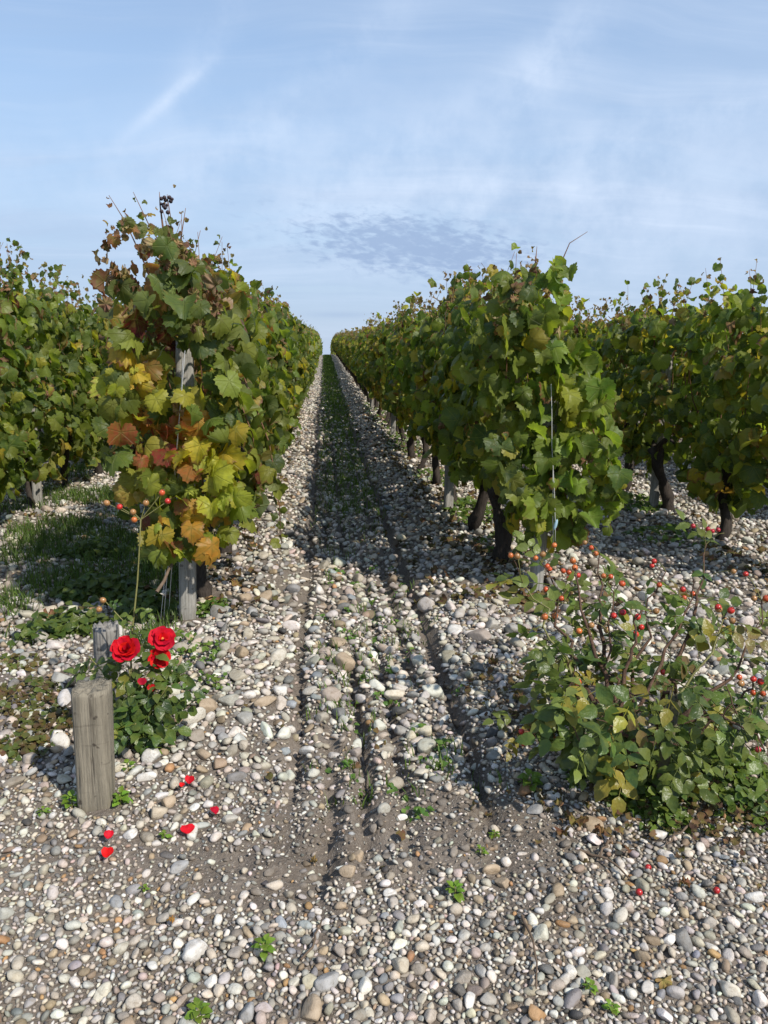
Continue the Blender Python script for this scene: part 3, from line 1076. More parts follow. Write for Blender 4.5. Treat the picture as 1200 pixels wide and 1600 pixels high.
def shoot_pts(rg, prof):
    zt = prof[-1, 0]
    x = rg.normal(0, .08)
    y = rg.uniform(-.5, .5)
    return curve((rg.normal(0, .03), y * .7, .58), (x + rg.normal(0, .07), y + rg.normal(0, .08), zt + rg.uniform(-.05, .17)), 7, (rg.normal(0, .1), 0, 0), .012, rg)


def split_mesh(ls, sel, tm, tmd, mat, name='foliage'):
    b = Bag()
    R = frame_from(ls['N'], ls['T'])
    idx = np.where(sel)[0]
    for dryf, tl in ((False, tm), (True, tmd)):
        ids = idx[ls['dry'][idx] == dryf]
        for i, t in enumerate(tl):
            q = ids[i::len(tl)]
            if len(q):
                b.add_t(t, R[q], ls['P'][q], ls['s'][q], ls['C'][q])
    return b.mesh(name, mat)


ORD = ['first', 'second', 'third', 'fourth', 'fifth', 'sixth', 'seventh', 'eighth', 'ninth', 'tenth', 'eleventh', 'twelfth', 'thirteenth', 'fourteenth', 'fifteenth', 'sixteenth',
       'seventeenth', 'eighteenth', 'nineteenth']
TENS = {20: 'twenty', 30: 'thirty', 40: 'forty', 50: 'fifty', 60: 'sixty', 70: 'seventy'}


def ordinal(i):
    if i < 19:
        return ORD[i]
    t, u = (i + 1) // 10 * 10, (i + 1) % 10
    return TENS[t][:-1] + 'ieth' if u == 0 else TENS[t] + '-' + ORD[u - 1]


def own_vine(x, y, seed, label, group, prof, n, n_own, end=False, hanging=(), extra_shoots=(), own_fn=None, trunk_h=0.52, **kw):
    """a near vine: its own trunk, shoots and foliage, and its showing leaves one by one"""
    z = float(gh(x, y))
    root = thing('grapevine', (x, y, z), label, 'grapevine', group)
    rg = np.random.default_rng(seed + 900)
    link('trunk', trunk_mesh(seed, trunk_h), root)
    sh = [shoot_pts(rg, prof) for _ in range(9)]
    hang = [np.asarray(h_) - np.array([x, y, z]) for h_ in hanging]
    bare = [np.asarray(h_) - np.array([x, y, z]) for h_ in extra_shoots]
    for p in sh + hang + bare:
        V, F = tube(p, np.linspace(.0050, .0012, len(p)), 5)
        link('shoot', mesh_np('shoot', V, F, M_CANE), root)
    ls = leaf_set(n, prof, seed, end=end, hanging=[p[3:] for p in sh] + hang, **kw)
    if own_fn:
        own_fn(ls, np.array([x, y, z]))
    toc = np.array([0, 0, EYE]) - (ls['P'] + np.array([x, y, z]))
    toc /= np.linalg.norm(toc, axis=1, keepdims=True)
    nn = ls['N'] / np.linalg.norm(ls['N'], axis=1, keepdims=True)
    # leaves that stand out on the side turned to the camera
    score = ls['outer'] * .6 + np.sum(toc * nn, axis=1) * .5 + np.sum(toc * (ls['P'] - np.array([0, 0, 1.1])), axis=1) * 1.8 + ls['s'] * 2
    score = score + 9.0 * ls.get('must', np.zeros(len(score)))
    pick = np.argsort(-score)[:n_own]
    R = frame_from(ls['N'], ls['T'])
    for j, q in enumerate(pick):
        me = (HI_DRY_ME[j % 4] if ls['dry'][q] else HI_ME[j % 9])
        o = link('leaf', me, root)
        o.matrix_basis = Matrix.Translation(ls['P'][q].tolist()) @ Matrix(R[q].tolist()).to_4x4() @ Matrix.Scale(float(ls['s'][q]), 4)
        o.color = tuple(float(v) for v in ls['C'][q])
    sel = np.ones(len(ls['P']), bool)
    sel[pick] = False
    f = link('foliage', split_mesh(ls, sel, MID, MID_DRY, M_LEAF), root)
    tag(f, kind='stuff')
    return root


ROWX = {'L1': -0.66, 'R1': 1.06, 'L2': -2.44, 'R2': 2.76, 'L3': -4.2, 'R3': 4.5}
ROWTXT = {'L1': 'in the row just left of the path', 'R1': 'in the row just right of the path', 'L2': 'in the second row left of the path', 'R2': 'in the second row right of the path',
          'L3': 'in the third row left of the path', 'R3': 'in the third row right of the path'}
STEP = 0.90
Y0 = {'L1': 3.98, 'R1': 4.50, 'L2': 4.6, 'R2': 4.1, 'L3': 5.2, 'R3': 5.0}
VG = 'grapevines planted in rows'


def vine_label(row, i):
    return f'{ordinal(i)} grapevine from the near end {ROWTXT[row]}'


# hand-placed shoots of the two end vines (photograph pixels at a depth in the row)
L_TOP = [[at(250, 470, 3.75), at(225, 410, 3.68), at(195, 345, 3.6), at(170, 305, 3.56)], [at(290, 470, 3.75), at(262, 400, 3.66), at(232, 350, 3.6), at(208, 300, 3.58)],
         [at(285, 450, 3.7), at(270, 390, 3.64), at(258, 345, 3.6)], [at(330, 470, 3.8), at(312, 420, 3.75), at(290, 375, 3.7)],
         [at(370, 560, 3.9), at(420, 690, 3.85), at(435, 770, 3.85), at(440, 850, 3.86)], [at(350, 560, 3.9), at(395, 680, 3.8), at(405, 770, 3.8)],
         [at(220, 600, 3.6), at(205, 720, 3.5), at(215, 800, 3.45)], [at(200, 480, 3.8), at(170, 520, 3.8), at(160, 570, 3.8)]]
L_BARE = [[at(275, 420, 3.7), at(283, 370, 3.66), at(290, 325, 3.65)], [at(255, 360, 3.6), at(250, 320, 3.6), at(249, 300, 3.6)]]
R_TOP = [[at(835, 520, 4.1), at(836, 470, 4.05), at(838, 430, 4.0), at(836, 400, 4.0)], [at(860, 560, 4.1), at(868, 500, 4.0), at(872, 455, 4.0)],
         [at(900, 640, 4.0), at(930, 690, 3.9), at(965, 740, 3.85), at(975, 760, 3.82)], [at(900, 560, 4.1), at(940, 600, 4.0), at(962, 640, 3.95)],
         [at(860, 640, 4.0), at(880, 760, 3.8), at(900, 840, 3.75)], [at(800, 620, 4.05), at(795, 740, 4.0), at(800, 820, 3.98)], [at(920, 640, 3.9), at(945, 760, 3.85), at(955, 830, 3.8)]]
R_BARE = [[at(855, 470, 4.0), at(875, 415, 4.0), at(890, 380, 4.0), at(918, 362, 4.0)], [at(836, 420, 4.0), at(839, 385, 4.0)]]


def left_tint(ls, base):
    """the old leaves at the end of the left row have turned: brown and red on top, yellow and orange at mid height"""
    P = ls['P'] + base
    rg = np.random.default_rng(5)
    hi = (P[:, 2] > 1.45) & (P[:, 1] < 4.6)
    u = rg.random(len(P))
    a = hi & (u < .56)
    ls['C'][a, :3] = BROWN[rg.integers(0, 4, a.sum())] * rg.uniform(.9, 1.3, (a.sum(), 1))
    ls['dry'] |= a
    ls['s'][a] *= rg.uniform(.65, .95, a.sum())
    b = hi & (u > .56) & (u < .68)
    ls['C'][b, :3] = np.array([(.26, .10, .05), (.20, .045, .03), (.24, .17, .04)])[rg.integers(0, 3, b.sum())]
    g = hi & (u > .68)
    ls['C'][g, :3] = np.array([(.13, .155, .045), (.10, .13, .04)])[rg.integers(0, 2, g.sum())]
    front = P[:, 1] < 3.72
    for (px, py, rad, pal) in ((240, 590, 52, ((.52, .40, .035), (.46, .22, .035), (.34, .33, .04))), (300, 610, 32, ((.38, .36, .05), (.28, .30, .04))), (250, 680, 46, ((.44, .20, .035), (.30, .08, .035), (.36, .32, .045))),
                               (305, 680, 42, ((.46, .20, .04), (.50, .34, .045), (.30, .07, .035))), (330, 712, 42, ((.56, .42, .035), (.48, .38, .04))), (345, 745, 40, ((.30, .32, .04), (.40, .38, .04))),
                               (295, 790, 44, ((.46, .26, .04), (.26, .29, .04))), (320, 815, 44, ((.50, .28, .04), (.36, .35, .04), (.20, .25, .035))), (230, 760, 36, ((.30, .30, .045), (.34, .22, .06))), (255, 520, 26, ((.09, .012, .014),))):
        c = at(px, py, 3.55)
        dd = np.hypot(P[:, 0] - c[0], P[:, 2] - c[2])
        q = front & (dd < rad * 3.6 / FPX) & (rg.random(len(P)) < .8)
        pal = np.array(pal)
        ls['C'][q, :3] = pal[rg.integers(0, len(pal), q.sum())]
        ls['C'][q, 3] = rg.uniform(.25, .65, q.sum())
    # the post shows through a gap in the leaves
    c = at(295, 572, 3.5)
    gap = (np.abs(P[:, 0] - c[0]) < .075) & (np.abs(P[:, 2] - c[2]) < .10) & (P[:, 1] < 3.66)
    for kk in list(ls):
        ls[kk] = ls[kk][~gap]


def right_tint(ls, base):
    P = ls['P'] + base
    rg = np.random.default_rng(6)
    br = (P[:, 0] > base[0] - .05) & (P[:, 1] < 4.35) & ~ls['dry']
    q = br & (rg.random(len(P)) < .6)
    ls['C'][q, :3] = np.array([(.15, .21, .03), (.20, .26, .035), (.11, .165, .026)])[rg.integers(0, 3, q.sum())]
    for (px, py, rad) in ((862, 605, 22), (880, 640, 18)):
        c = at(px, py, 3.9)
        dd = np.hypot(P[:, 0] - c[0], P[:, 2] - c[2])
        q = (P[:, 1] < 4.1) & (dd < rad * 3.9 / FPX)
        ls['C'][q, :3] = (.26, .27, .035)


vines = []
own_vine(ROWX['L1'], Y0['L1'], 301, 'tall grapevine at the near end of the left row, leaves turning yellow, red and brown', VG, PROFILE['left_end'], 1000, 300, end=True, hanging=L_TOP,
         extra_shoots=L_BARE, own_fn=left_tint, trunk_h=.45, yellow=.06, warm=.05, brown=.12)
own_vine(ROWX['R1'], Y0['R1'], 302, 'green grapevine at the near end of the right row, behind the rose hips', VG, PROFILE['right_end'], 1000, 300, end=True, hanging=R_TOP, extra_shoots=R_BARE,
         own_fn=right_tint, trunk_h=.45, y0=-.68, yellow=.14, warm=.005, brown=.08)
NEAR = {'L1': {1: 240, 2: 150, 3: 100}, 'R1': {1: 240, 2: 180, 3: 110}, 'L2': {1: 170, 2: 170, 3: 120}, 'R2': {1: 220, 2: 170, 3: 120}}
for row, dct in NEAR.items():
    for i, no in dct.items():
        prof = PROFILE['left_low' if row[0] == 'L' else 'row_low' if row == 'R2' else 'row']
        sc_ = random.uniform(.93, 1.04)
        own_vine(ROWX[row] + random.uniform(-.02, .02), Y0[row] + i * STEP, 330 + 10 * i + ord(row[0]) + 5 * int(row[1]), vine_label(row, i), VG, prof * np.array([sc_ * (1.07 if row == 'L2' else .97 if row == 'R1' else 1), 1, 1]), 900, no,
                 yellow=.26 if row == 'R1' else .15, warm=.012, brown=.13 if row == 'R1' else .13)

# the rest of the rows: copies of a few kinds
def proto(seed, prof, n, tm, tmd, size, shoots, **kw):
    ls = leaf_set(n, prof, seed, **kw)
    rg = np.random.default_rng(seed)
    sp = [shoot_pts(rg, prof) for _ in range(shoots)]
    sh = []
    for p in sp:
        V, F = tube(p, np.linspace(.0050, .0014, len(p)), 4)
        sh.append(mesh_np('shoot', V, F, M_CANE))
    if shoots:
        ls2 = leaf_set(4, prof, seed, hanging=[p[3:] for p in sp], **kw)
        for kk in ls:
            ls[kk] = np.concatenate([ls[kk], ls2[kk]])
    ls['s'] = ls['s'] * size
    return dict(f=split_mesh(ls, np.ones(len(ls['P']), bool), tm, tmd, M_LEAF), t=trunk_mesh(seed, .52, 7), s=sh)


COLS = {'L': dict(yellow=.18, warm=.015, brown=.13), 'R': dict(yellow=.36, warm=.02, brown=.17)}
MIDP = {s_: [proto(500 + i + ord(s_), PROFILE['left_low' if s_ == 'L' else 'row'], 820, MID, MID_DRY, 1.0, 5, **COLS[s_]) for i in range(5)] for s_ in 'LR'}
FARP = {s_: [proto(600 + i + ord(s_), PROFILE['left_low' if s_ == 'L' else 'row'], 560, LOW, LOW[:1], 1.15, 0, **COLS[s_]) for i in range(4)] for s_ in 'LR'}
COUNT = {'L1': 74, 'R1': 74, 'L2': 48, 'R2': 48, 'L3': 28, 'R3': 28}
far_spots = []
for row in ('L1', 'R1', 'L2', 'R2', 'L3', 'R3'):
    start = {'L1': 4, 'R1': 4, 'L2': 4, 'R2': 4, 'L3': 0, 'R3': 0}[row]
    if row in ('L2', 'R2'):
        start0 = [0]
    else:
        start0 = []
    for i in start0 + list(range(start, COUNT[row])):
        y = Y0[row] + i * STEP + random.uniform(-.08, .08)
        x = ROWX[row] + random.uniform(-.05, .05)
        z = float(gh(x, y))
        pr = (MIDP if y < 17 else FARP)[row[0]]
        pq = pr[(i * 3 + i // 5 + len(row)) % len(pr)]
        root = thing('grapevine', (x, y, z), vine_label(row, i), 'grapevine', VG)
        root.rotation_euler.z = random.choice((0, math.pi)) if row[0] == 'R' or row[1] != '1' else 0
        s_ = random.uniform(.91, 1.06)
        root.scale = (random.uniform(.92, 1.08), 1, s_ * (1.07 if row == 'L2' else .97 if row == 'R1' else 1))
        link('trunk', pq['t'], root)
        fo = link('foliage', pq['f'], root)
        tag(fo, kind='stuff')
        for sm in pq['s']:
            link('shoot', sm, root)
# beyond these the rows run on as one mass
b = Bag()
for row, x in ROWX.items():
    y = Y0[row] + COUNT[row] * STEP
    i = 0
    while y < 96:
        t = LOW[i % 3]
        ls = leaf_set(62, PROFILE['row'], 2000 + i + ord(row[0]) * 7, **COLS[row[0]])
        P = ls['P'] + np.array([x, y, float(rise(y))])
        b.add_t(t, frame_from(ls['N'], ls['T']), P, ls['s'] * 2.2, ls['C'])
        y += STEP
        i += 1
fv = link('distant_vines', b.mesh('distant_vines', M_LEAF))
tag(fv, 'far ends of the vine rows running on over the rise', 'vines', kind='stuff')

# small things hanging on the left end vine
root = thing('grape_cluster', at(262, 318, 3.58), 'small dried grape cluster on a shoot above the tall left vine', 'grapes')
V, F = ICO[2]
gm = mesh_np('grape', V, F, M_GRAPE)
st = tube(curve((0, 0, .03), (0.01, 0, -.06), 4), .002, 4)
link('stalk', mesh_np('stalk', *st, M_CANE), root)
for i in range(16):
    o = link('grape', gm, root, (random.uniform(-.032, .032), random.uniform(-.02, .02), random.uniform(-.055, .03)))
    o.scale = (random.uniform(.006, .0095),) * 3


# ------------------------------------------------------------------ posts
def post_mesh(name, w_, d_, h_, mat, seed, top_wear=0.012, taper=0.0, ns=28, levels=20, round_=5.0, bury=0.08):
    rg = np.random.default_rng(seed)
    a = np.arange(ns) / ns * 2 * np.pi
    ca, sa = np.cos(a), np.sin(a)
    rr = 1 / (np.abs(ca) ** round_ + np.abs(sa) ** round_) ** (1 / round_)
    V = []
    zs = np.r_[-bury, np.linspace(0, h_, levels)]
    split = rg.normal(0, .5, ns)
    for i, z in enumerate(zs):
        f = 1 - taper * z / h_
        wob = 1 + .018 * np.sin(a * 3 + z * 9 + seed) + .024 * split + rg.normal(0, .006, ns)
        e = 0
        if z > h_ - .012:
            f *= .95
            e = -top_wear * (rg.random(ns) ** 1.5)
        V.append(np.stack([ca * rr * w_ / 2 * f * wob, sa * rr * d_ / 2 * f * wob, np.full(ns, z) + e], axis=1))
    ring = V[-1].copy()
    for q in (.66, .3):
        rg2 = ring * np.array([q, q, 1])
        rg2[:, 2] = h_ - top_wear * rg.random(ns) * 1.2 - .002
        V.append(rg2)
    n = len(V)
    V = np.concatenate(V)
    F = []
    for i in range(n - 1):
        for j in range(ns):
            p, q = i * ns + j, i * ns + (j + 1) % ns
            F.append((p, q, q + ns, p + ns))
    F = [(f[0], f[1], f[2]) for f in F] + [(f[0], f[2], f[3]) for f in F]
    V = np.vstack([V, [[0, 0, h_ - top_wear]]])
    F += [((n - 1) * ns + j, (n - 1) * ns + (j + 1) % ns, len(V) - 1) for j in range(ns)]
    me = mesh_np(name, V, np.array(F), mat)
    return me


g1 = on_ground(151, 1268)
o = link('wooden_post', post_mesh('wooden_post', .094, .094, .365, M_POST, 3, .011, taper=-.06, round_=7), None, (g1[0] - .012, g1[1] + .05, float(gh(g1[0], g1[1]))), (math.radians(-1), math.radians(1.6), math.radians(4)))
tag(o, 'thick squat weathered wooden post on the gravel in front of red roses', 'post')
o = link('wooden_post', post_mesh('wooden_post', .088, .088, .36, M_POST_GREY, 4, .02, round_=2.6), None, (-.80, 2.62, float(gh(-.80, 2.62))), (0, math.radians(2), .3))
tag(o, 'thin grey cracked post stump behind the red roses', 'post')
a0 = on_ground(292, 968)
o = link('wooden_post', post_mesh('wooden_post', .082, .075, 1.36, M_STAKE, 5, .01), None, (a0[0], a0[1] + .03, float(gh(a0[0], a0[1]))), (math.radians(0), math.radians(2.4), .1))
tag(o, 'pale stake holding the end of the left vine row', 'post', 'stakes of the vine rows')
a1 = on_ground(838, 928)
o = link('wooden_post', post_mesh('wooden_post', .066, .062, 1.30, M_STAKE, 6, .01), None, (a1[0], a1[1] + .02, float(gh(a1[0], a1[1]))), (math.radians(0), math.radians(2.6), .2))
tag(o, 'pale stake at the end of the right vine row behind the rose hips', 'post', 'stakes of the vine rows')
stake = post_mesh('wooden_stake', .072, .066, 1.25, M_STAKE, 8, .01)
for row, ys in (('R1', (6.05, 11.2, 16.4)), ('R2', (5.98, 11.1, 16.2)), ('L2', (6.45, 11.5)), ('L1', (8.6, 13.6))):
    for i, y in enumerate(ys):
        x = ROWX[row] + (-.07 if row in ('R1', 'R2') else .03)
        o = link('wooden_post', stake, None, (x, y, float(gh(x, y))), (0, math.radians(random.uniform(-1, 3.5)), random.uniform(-.2, .2)))
        tag(o, f'{ordinal(i)} pale stake {ROWTXT[row]}', 'post', 'stakes of the vine rows')


# strings
def string(name, paths, label, mat=M_STRING, r=.0016, knot=None):
    p0 = np.asarray(paths[0][-1])
    root = thing(name, p0, label, 'string')
    for p in paths:
        p = np.asarray(p)
        c = curve(p[0], p[1], 7, (0.004, 0, -.004), .0012) - p0
        V, F = tube(c, r, 5)
        link('strand', mesh_np('strand', V, F, mat), root)
    if knot is not None:
        V, F = ICO[2]
        o = link('knot', mesh_np('knot', V * np.array([.009, .009, .03]), F, M_KNOT), root, tuple(np.asarray(knot) - p0))
        o.rotation_euler = (0, .25, 0)
    return root


ga = on_ground(249, 980)
string('tie_string', [(at(289, 548, 3.27), ga + [0, 0, -.01]), (at(286, 560, 3.28), ga + [.012, .02, -.01]), (at(270, 850, 3.40), on_ground(262, 962))],
       'white tie string stretched from the left end stake down to the gravel')
string('tie_string', [(at(861, 600, 3.66), at(864, 850, 3.68)), (at(862, 690, 3.66), at(868, 845, 3.67))], 'thin pale tie string with a blue knot hanging on the right end vine', r=.0014,
       knot=at(868, 820, 3.665))

# ------------------------------------------------------------------ rose leaves, hips, flowers
def leaflet(n=9, w_=.33, seed=0, fold=.35, droop=.3):
    """one ovate leaflet of unit length along +y: vertices and faces"""
    rg = np.random.default_rng(seed)
    t = np.linspace(0, 1, n)
    hw = w_ * np.sin(np.pi * t ** .8) ** .85
    hw[0] = hw[-1] = 0.004
    se = 1 + .07 * np.where(np.arange(n) % 2 == 0, 1, -1)
    zc = -droop * t * t
    Vl = np.stack([-hw * se, t, zc + fold * hw * hw * 2], axis=1)
    Vc = np.stack([np.zeros(n), t, zc], axis=1)
    Vr = np.stack([hw * se, t, zc + fold * hw * hw * 2], axis=1)
    V = np.concatenate([Vl, Vc, Vr])
    F = []
    for i in range(n - 1):
        F += [(i, n + i, n + i + 1), (i, n + i + 1, i + 1), (n + i, 2 * n + i, 2 * n + i + 1), (n + i, 2 * n + i + 1, n + i + 1)]
    L = np.concatenate([np.stack([-hw, t, np.full(n, .9)], 1), np.stack([0 * t, t, .1 + .8 * t ** 4], 1), np.stack([hw, t, np.full(n, .9)], 1)])
    return V, np.array(F), L


def compound(nl, seed):
    """a rose leaf: leaflets along a stalk of unit length"""
    rg = np.random.default_rng(seed)
    Vs, Fs, Ls, n = [], [], [], 0
    spots = [(1.0, 0, .52)]
    for kk in range((nl - 1) // 2):
        yy = .72 - .36 * kk
        spots += [(yy, 1, .46 - .05 * kk), (yy, -1, .46 - .05 * kk)]
    for (yy, sd, ln) in spots:
        V, F, L = leaflet(8, rg.uniform(.29, .36), seed, rg.uniform(.2, .6), rg.uniform(.1, .4))
        a = -sd * math.radians(rg.uniform(55, 75)) + rg.normal(0, .1)
        b = rg.normal(0, .25)
        ln *= rg.uniform(.85, 1.1)
        Rm = np.array(Matrix.Rotation(a, 3, 'Z') @ Matrix.Rotation(b, 3, 'Y') @ Matrix.Rotation(rg.normal(-.1, .2), 3, 'X'))
        Vs.append((V * ln) @ Rm.T + np.array([0, yy, -.18 * yy * yy]))
        Fs.append(F + n)
        Ls.append(L)
        n += len(V)
    pv, pf = tube(np.stack([np.zeros(5), np.linspace(0, 1.02, 5), -.18 * np.linspace(0, 1.02, 5) ** 2], 1), .012, 3, cap=False)
    Vs.append(pv)
    Fs.append(pf + n)
    Ls.append(np.zeros((len(pv), 3)))
    return {'V': np.concatenate(Vs), 'F': np.concatenate(Fs), 'L': np.concatenate(Ls)}


ROSE_T = [compound(nl, 700 + i) for i, nl in enumerate((5, 5, 7, 3, 5, 3))]
ROSE_ME = [mesh_np('leaf', t['V'], t['F'], M_ROSE_O, lp=t['L']) for t in ROSE_T]

hv, hf = ICO[2]
hv = hv.copy()
hv[:, 2] *= np.where(hv[:, 2] > 0, 1.0, .92)
sv, sf = [], []
for i in range(5):          # dried sepals at the far end of the hip
    a = i / 5 * 6.283
    c_, s_ = math.cos(a), math.sin(a)
    base = len(hv) + len(sv)
    sv += [(c_ * .30 - s_ * .16, s_ * .30 + c_ * .16, .93), (c_ * .30 + s_ * .16, s_ * .30 - c_ * .16, .93), (c_ * .75, s_ * .75, 1.45)]
    sf.append((base, base + 1, base + 2))
HIP_ME = mesh_np('hip', np.vstack([hv, sv]), np.vstack([hf, sf]), None, mats=[M_HIP, M_SEPAL], midx=np.r_[np.zeros(len(hf)), np.ones(5)])
HIPC = [(.48, .030, .020), (.52, .085, .025), (.50, .14, .035), (.40, .02, .03), (.34, .17, .06), (.50, .06, .025)]


def add_leaf(root, base, p, nrm, tip, size, col, meshes=ROSE_ME, name='leaf'):
    R = frame_from(np.array([nrm], float), np.array([tip], float))[0]
    o = link(name, random.choice(meshes), root)
    o.matrix_basis = Matrix.Translation((np.asarray(p) - base).tolist()) @ Matrix(R.tolist()).to_4x4() @ Matrix.Scale(size, 4)
    o.color = col
    return o


ROSEC = [(.065, .105, .024), (.085, .13, .028), (.115, .155, .036), (.052, .088, .026), (.14, .165, .04)]


def rose_col(rg, yell=.10):
    u = rg.random()
    if u < yell:
        c = (.26, .22, .035) if rg.random() < .6 else (.18, .12, .05)
    else:
        c = ROSEC[rg.integers(0, 5)]
    f = rg.uniform(.85, 1.2)
    return (c[0] * f, c[1] * f, c[2] * f, float(np.clip(rg.normal(.15, .25), 0, .8)))


def make_hip(root, base, p, size, col, up):
    o = link('hip', HIP_ME, root)
    q = Vector(up).to_track_quat('Z', 'Y').to_matrix().to_4x4()
    o.matrix_basis = Matrix.Translation((np.asarray(p) - base).tolist()) @ q @ Matrix.Diagonal((size, size, size * random.uniform(.95, 1.15), 1))
    o.color = tuple(col) + (1,)


# ---- the big rose bush on the right
rg = np.random.default_rng(77)
RB = on_ground(985, 1245)
RB = np.array([RB[0], RB[1] + .08, float(gh(RB[0], RB[1] + .08))])
bush = thing('rose_bush', RB, 'sprawling rose bush covered in orange and red hips, right of the path', 'rose bush')
V, F = tube(np.array([[0, 0, -.06], [.005, 0, .02], [-.005, .01, .08], [.0, .0, .13]]), (.05, .045, .046, .03), 9, True, .2, rg)
link('stump', mesh_np('stump', V, F, M_ROSEWOOD), bush)
STEMS = [  # px, py, depth Y of the tip, sideways sag in metres
    (815, 905, 2.45, (-.03, 0, .05)), (850, 880, 2.55, (-.03, 0, .03)), (895, 880, 2.5, (-.03, 0, .04)), (935, 870, 2.6, (-.02, 0, .03)), (960, 930, 2.35, (-.03, 0, .02)), (1000, 960, 2.2, (0, 0, .04)),
    (1030, 900, 2.5, (.0, 0, .04)), (1080, 930, 2.4, (.03, 0, .05)), (1105, 835, 2.75, (.02, 0, .02)), (1140, 965, 2.2, (.04, 0, -.02)), (1185, 1050, 2.0, (.05, 0, -.04)), (1195, 945, 2.3, (.06, 0, -.03)),
    (1190, 1170, 1.85, (.03, 0, .05)), (1150, 1100, 1.9, (.03, 0, .0)), (1060, 1060, 1.9, (.0, 0, .03)), (1000, 1080, 1.85, (0, 0, .03)), (930, 1060, 1.95, (-.03, 0, .03)), (890, 1080, 2.0, (-.04, 0, .03)),
    (900, 1160, 1.9, (-.03, 0, .03)), (860, 1150, 2.0, (-.03, 0, .04)), (960, 1150, 1.82, (-.01, 0, .05)), (850, 1010, 2.3, (-.04, 0, .03)), (1250, 1080, 2.1, (.06, 0, 0)), (1260, 1000, 2.3, (.06, 0, -.03))]
allstem = []
start_off = np.array([0, 0, .06])
for i, (px, py, Y, sag) in enumerate(STEMS):
    tip = at(px, py, Y)
    st0 = RB + start_off + np.array([rg.normal(0, .02), rg.normal(0, .02), rg.uniform(-.03, .04)])
    if px > 1040 and i % 2 == 0:     # the right-hand stems spring from one thick low branch
        st0 = RB + np.array([.12, .03, .14 + rg.uniform(0, .04)])
    pts = curve(st0, tip, 12, sag, .010, rg)
    r0 = rg.uniform(.006, .011)
    V, F = tube(pts - RB, np.linspace(r0, .0020, 12), 6, True, .1, rg)
    link('stem', mesh_np('stem', V, F, M_ROSEWOOD if r0 > .0075 else M_GREENSTEM if rg.random() < .25 else M_ROSEWOOD), bush)
    allstem.append(pts)
V, F = tube(np.array([[0, 0, .04], [.06, .01, .08], [.12, .03, .14], [.20, .02, .20], [.27, .01, .27]]), (.02, .017, .015, .012, .007), 7, True, .15, rg)
link('stem', mesh_np('stem', V, F, M_ROSEWOOD), bush)
nleaf = 0
twigbag = []
for pts in allstem:
    seglen = np.linalg.norm(np.diff(pts, axis=0), axis=1).sum()
    for t in np.linspace(.22, 1, max(6, int(seglen / .045))):
        if rg.random() < (.2 if t < .55 else .32):
            continue
        p = np.array([np.interp(t, np.linspace(0, 1, 12), pts[:, j]) for j in range(3)])
        outw = (p - RB) * np.array([1, 1, .25]) + rg.normal(0, .12, 3)
        tip = outw / (np.linalg.norm(outw) + 1e-6) + np.array([0, -.25, -.35]) + rg.normal(0, .45, 3)
        nrm = np.array([.1, -.45, 1.0]) + rg.normal(0, .45, 3)
        if nleaf < 299:
            add_leaf(bush, RB, p, nrm, tip, rg.uniform(.075, .135), rose_col(rg, .13))
            nleaf += 1
        else:
            twigbag.append((p - RB, nrm, tip, rg.uniform(.055, .095), rose_col(rg, .12)))
        if t > .7 and rg.random() < .25:          # a side twig
            e = p + np.array([rg.normal(0, .05), rg.normal(-.01, .04), rg.uniform(.02, .08)])
            V, F = tube(curve(p, e, 4, jit=.004, rng=rg) - RB, (.0022, .002, .0017, .0015), 4)
            link('twig', mesh_np('twig', V, F, M_GREENSTEM if rg.random() < .5 else M_ROSEWOOD), bush)
for i in range(16):          # leaves hanging in front of the old stake
    p = at(rg.uniform(1020, 1085), rg.uniform(1085, 1225), rg.uniform(1.84, 1.95))
    twigbag.append((p - RB, np.array([.1, -.6, .8]) + rg.normal(0, .4, 3), np.array([rg.normal(), -.3, -.7]), rg.uniform(.07, .11), rose_col(rg, .1)))
# low skirt of leaves at the foot
for i in range(45):
    a = rg.uniform(0, 6.28)
    rr = rg.uniform(.05, .26)
    p = RB + np.array([rr * math.cos(a) * 1.3 - .04, rr * math.sin(a) * .7, rg.uniform(.12, .36)])
    twigbag.append((p - RB, np.array([.1, -.5, 1]) + rg.normal(0, .45, 3), np.array([math.cos(a), math.sin(a) - .3, -.4]) + rg.normal(0, .4, 3), rg.uniform(.06, .10), rose_col(rg, .08)))
b = Bag()
R = frame_from(np.array([q[1] for q in twigbag]), np.array([q[2] for q in twigbag]))
PP = np.array([q[0] for q in twigbag])
SS = np.array([q[3] for q in twigbag])
CC = np.array([q[4] for q in twigbag])
for i, t in enumerate(ROSE_T):
    b.add_t(t, R[i::6], PP[i::6], SS[i::6], CC[i::6])
f = link('foliage', b.mesh('foliage', M_ROSE), bush)
tag(f, kind='stuff')

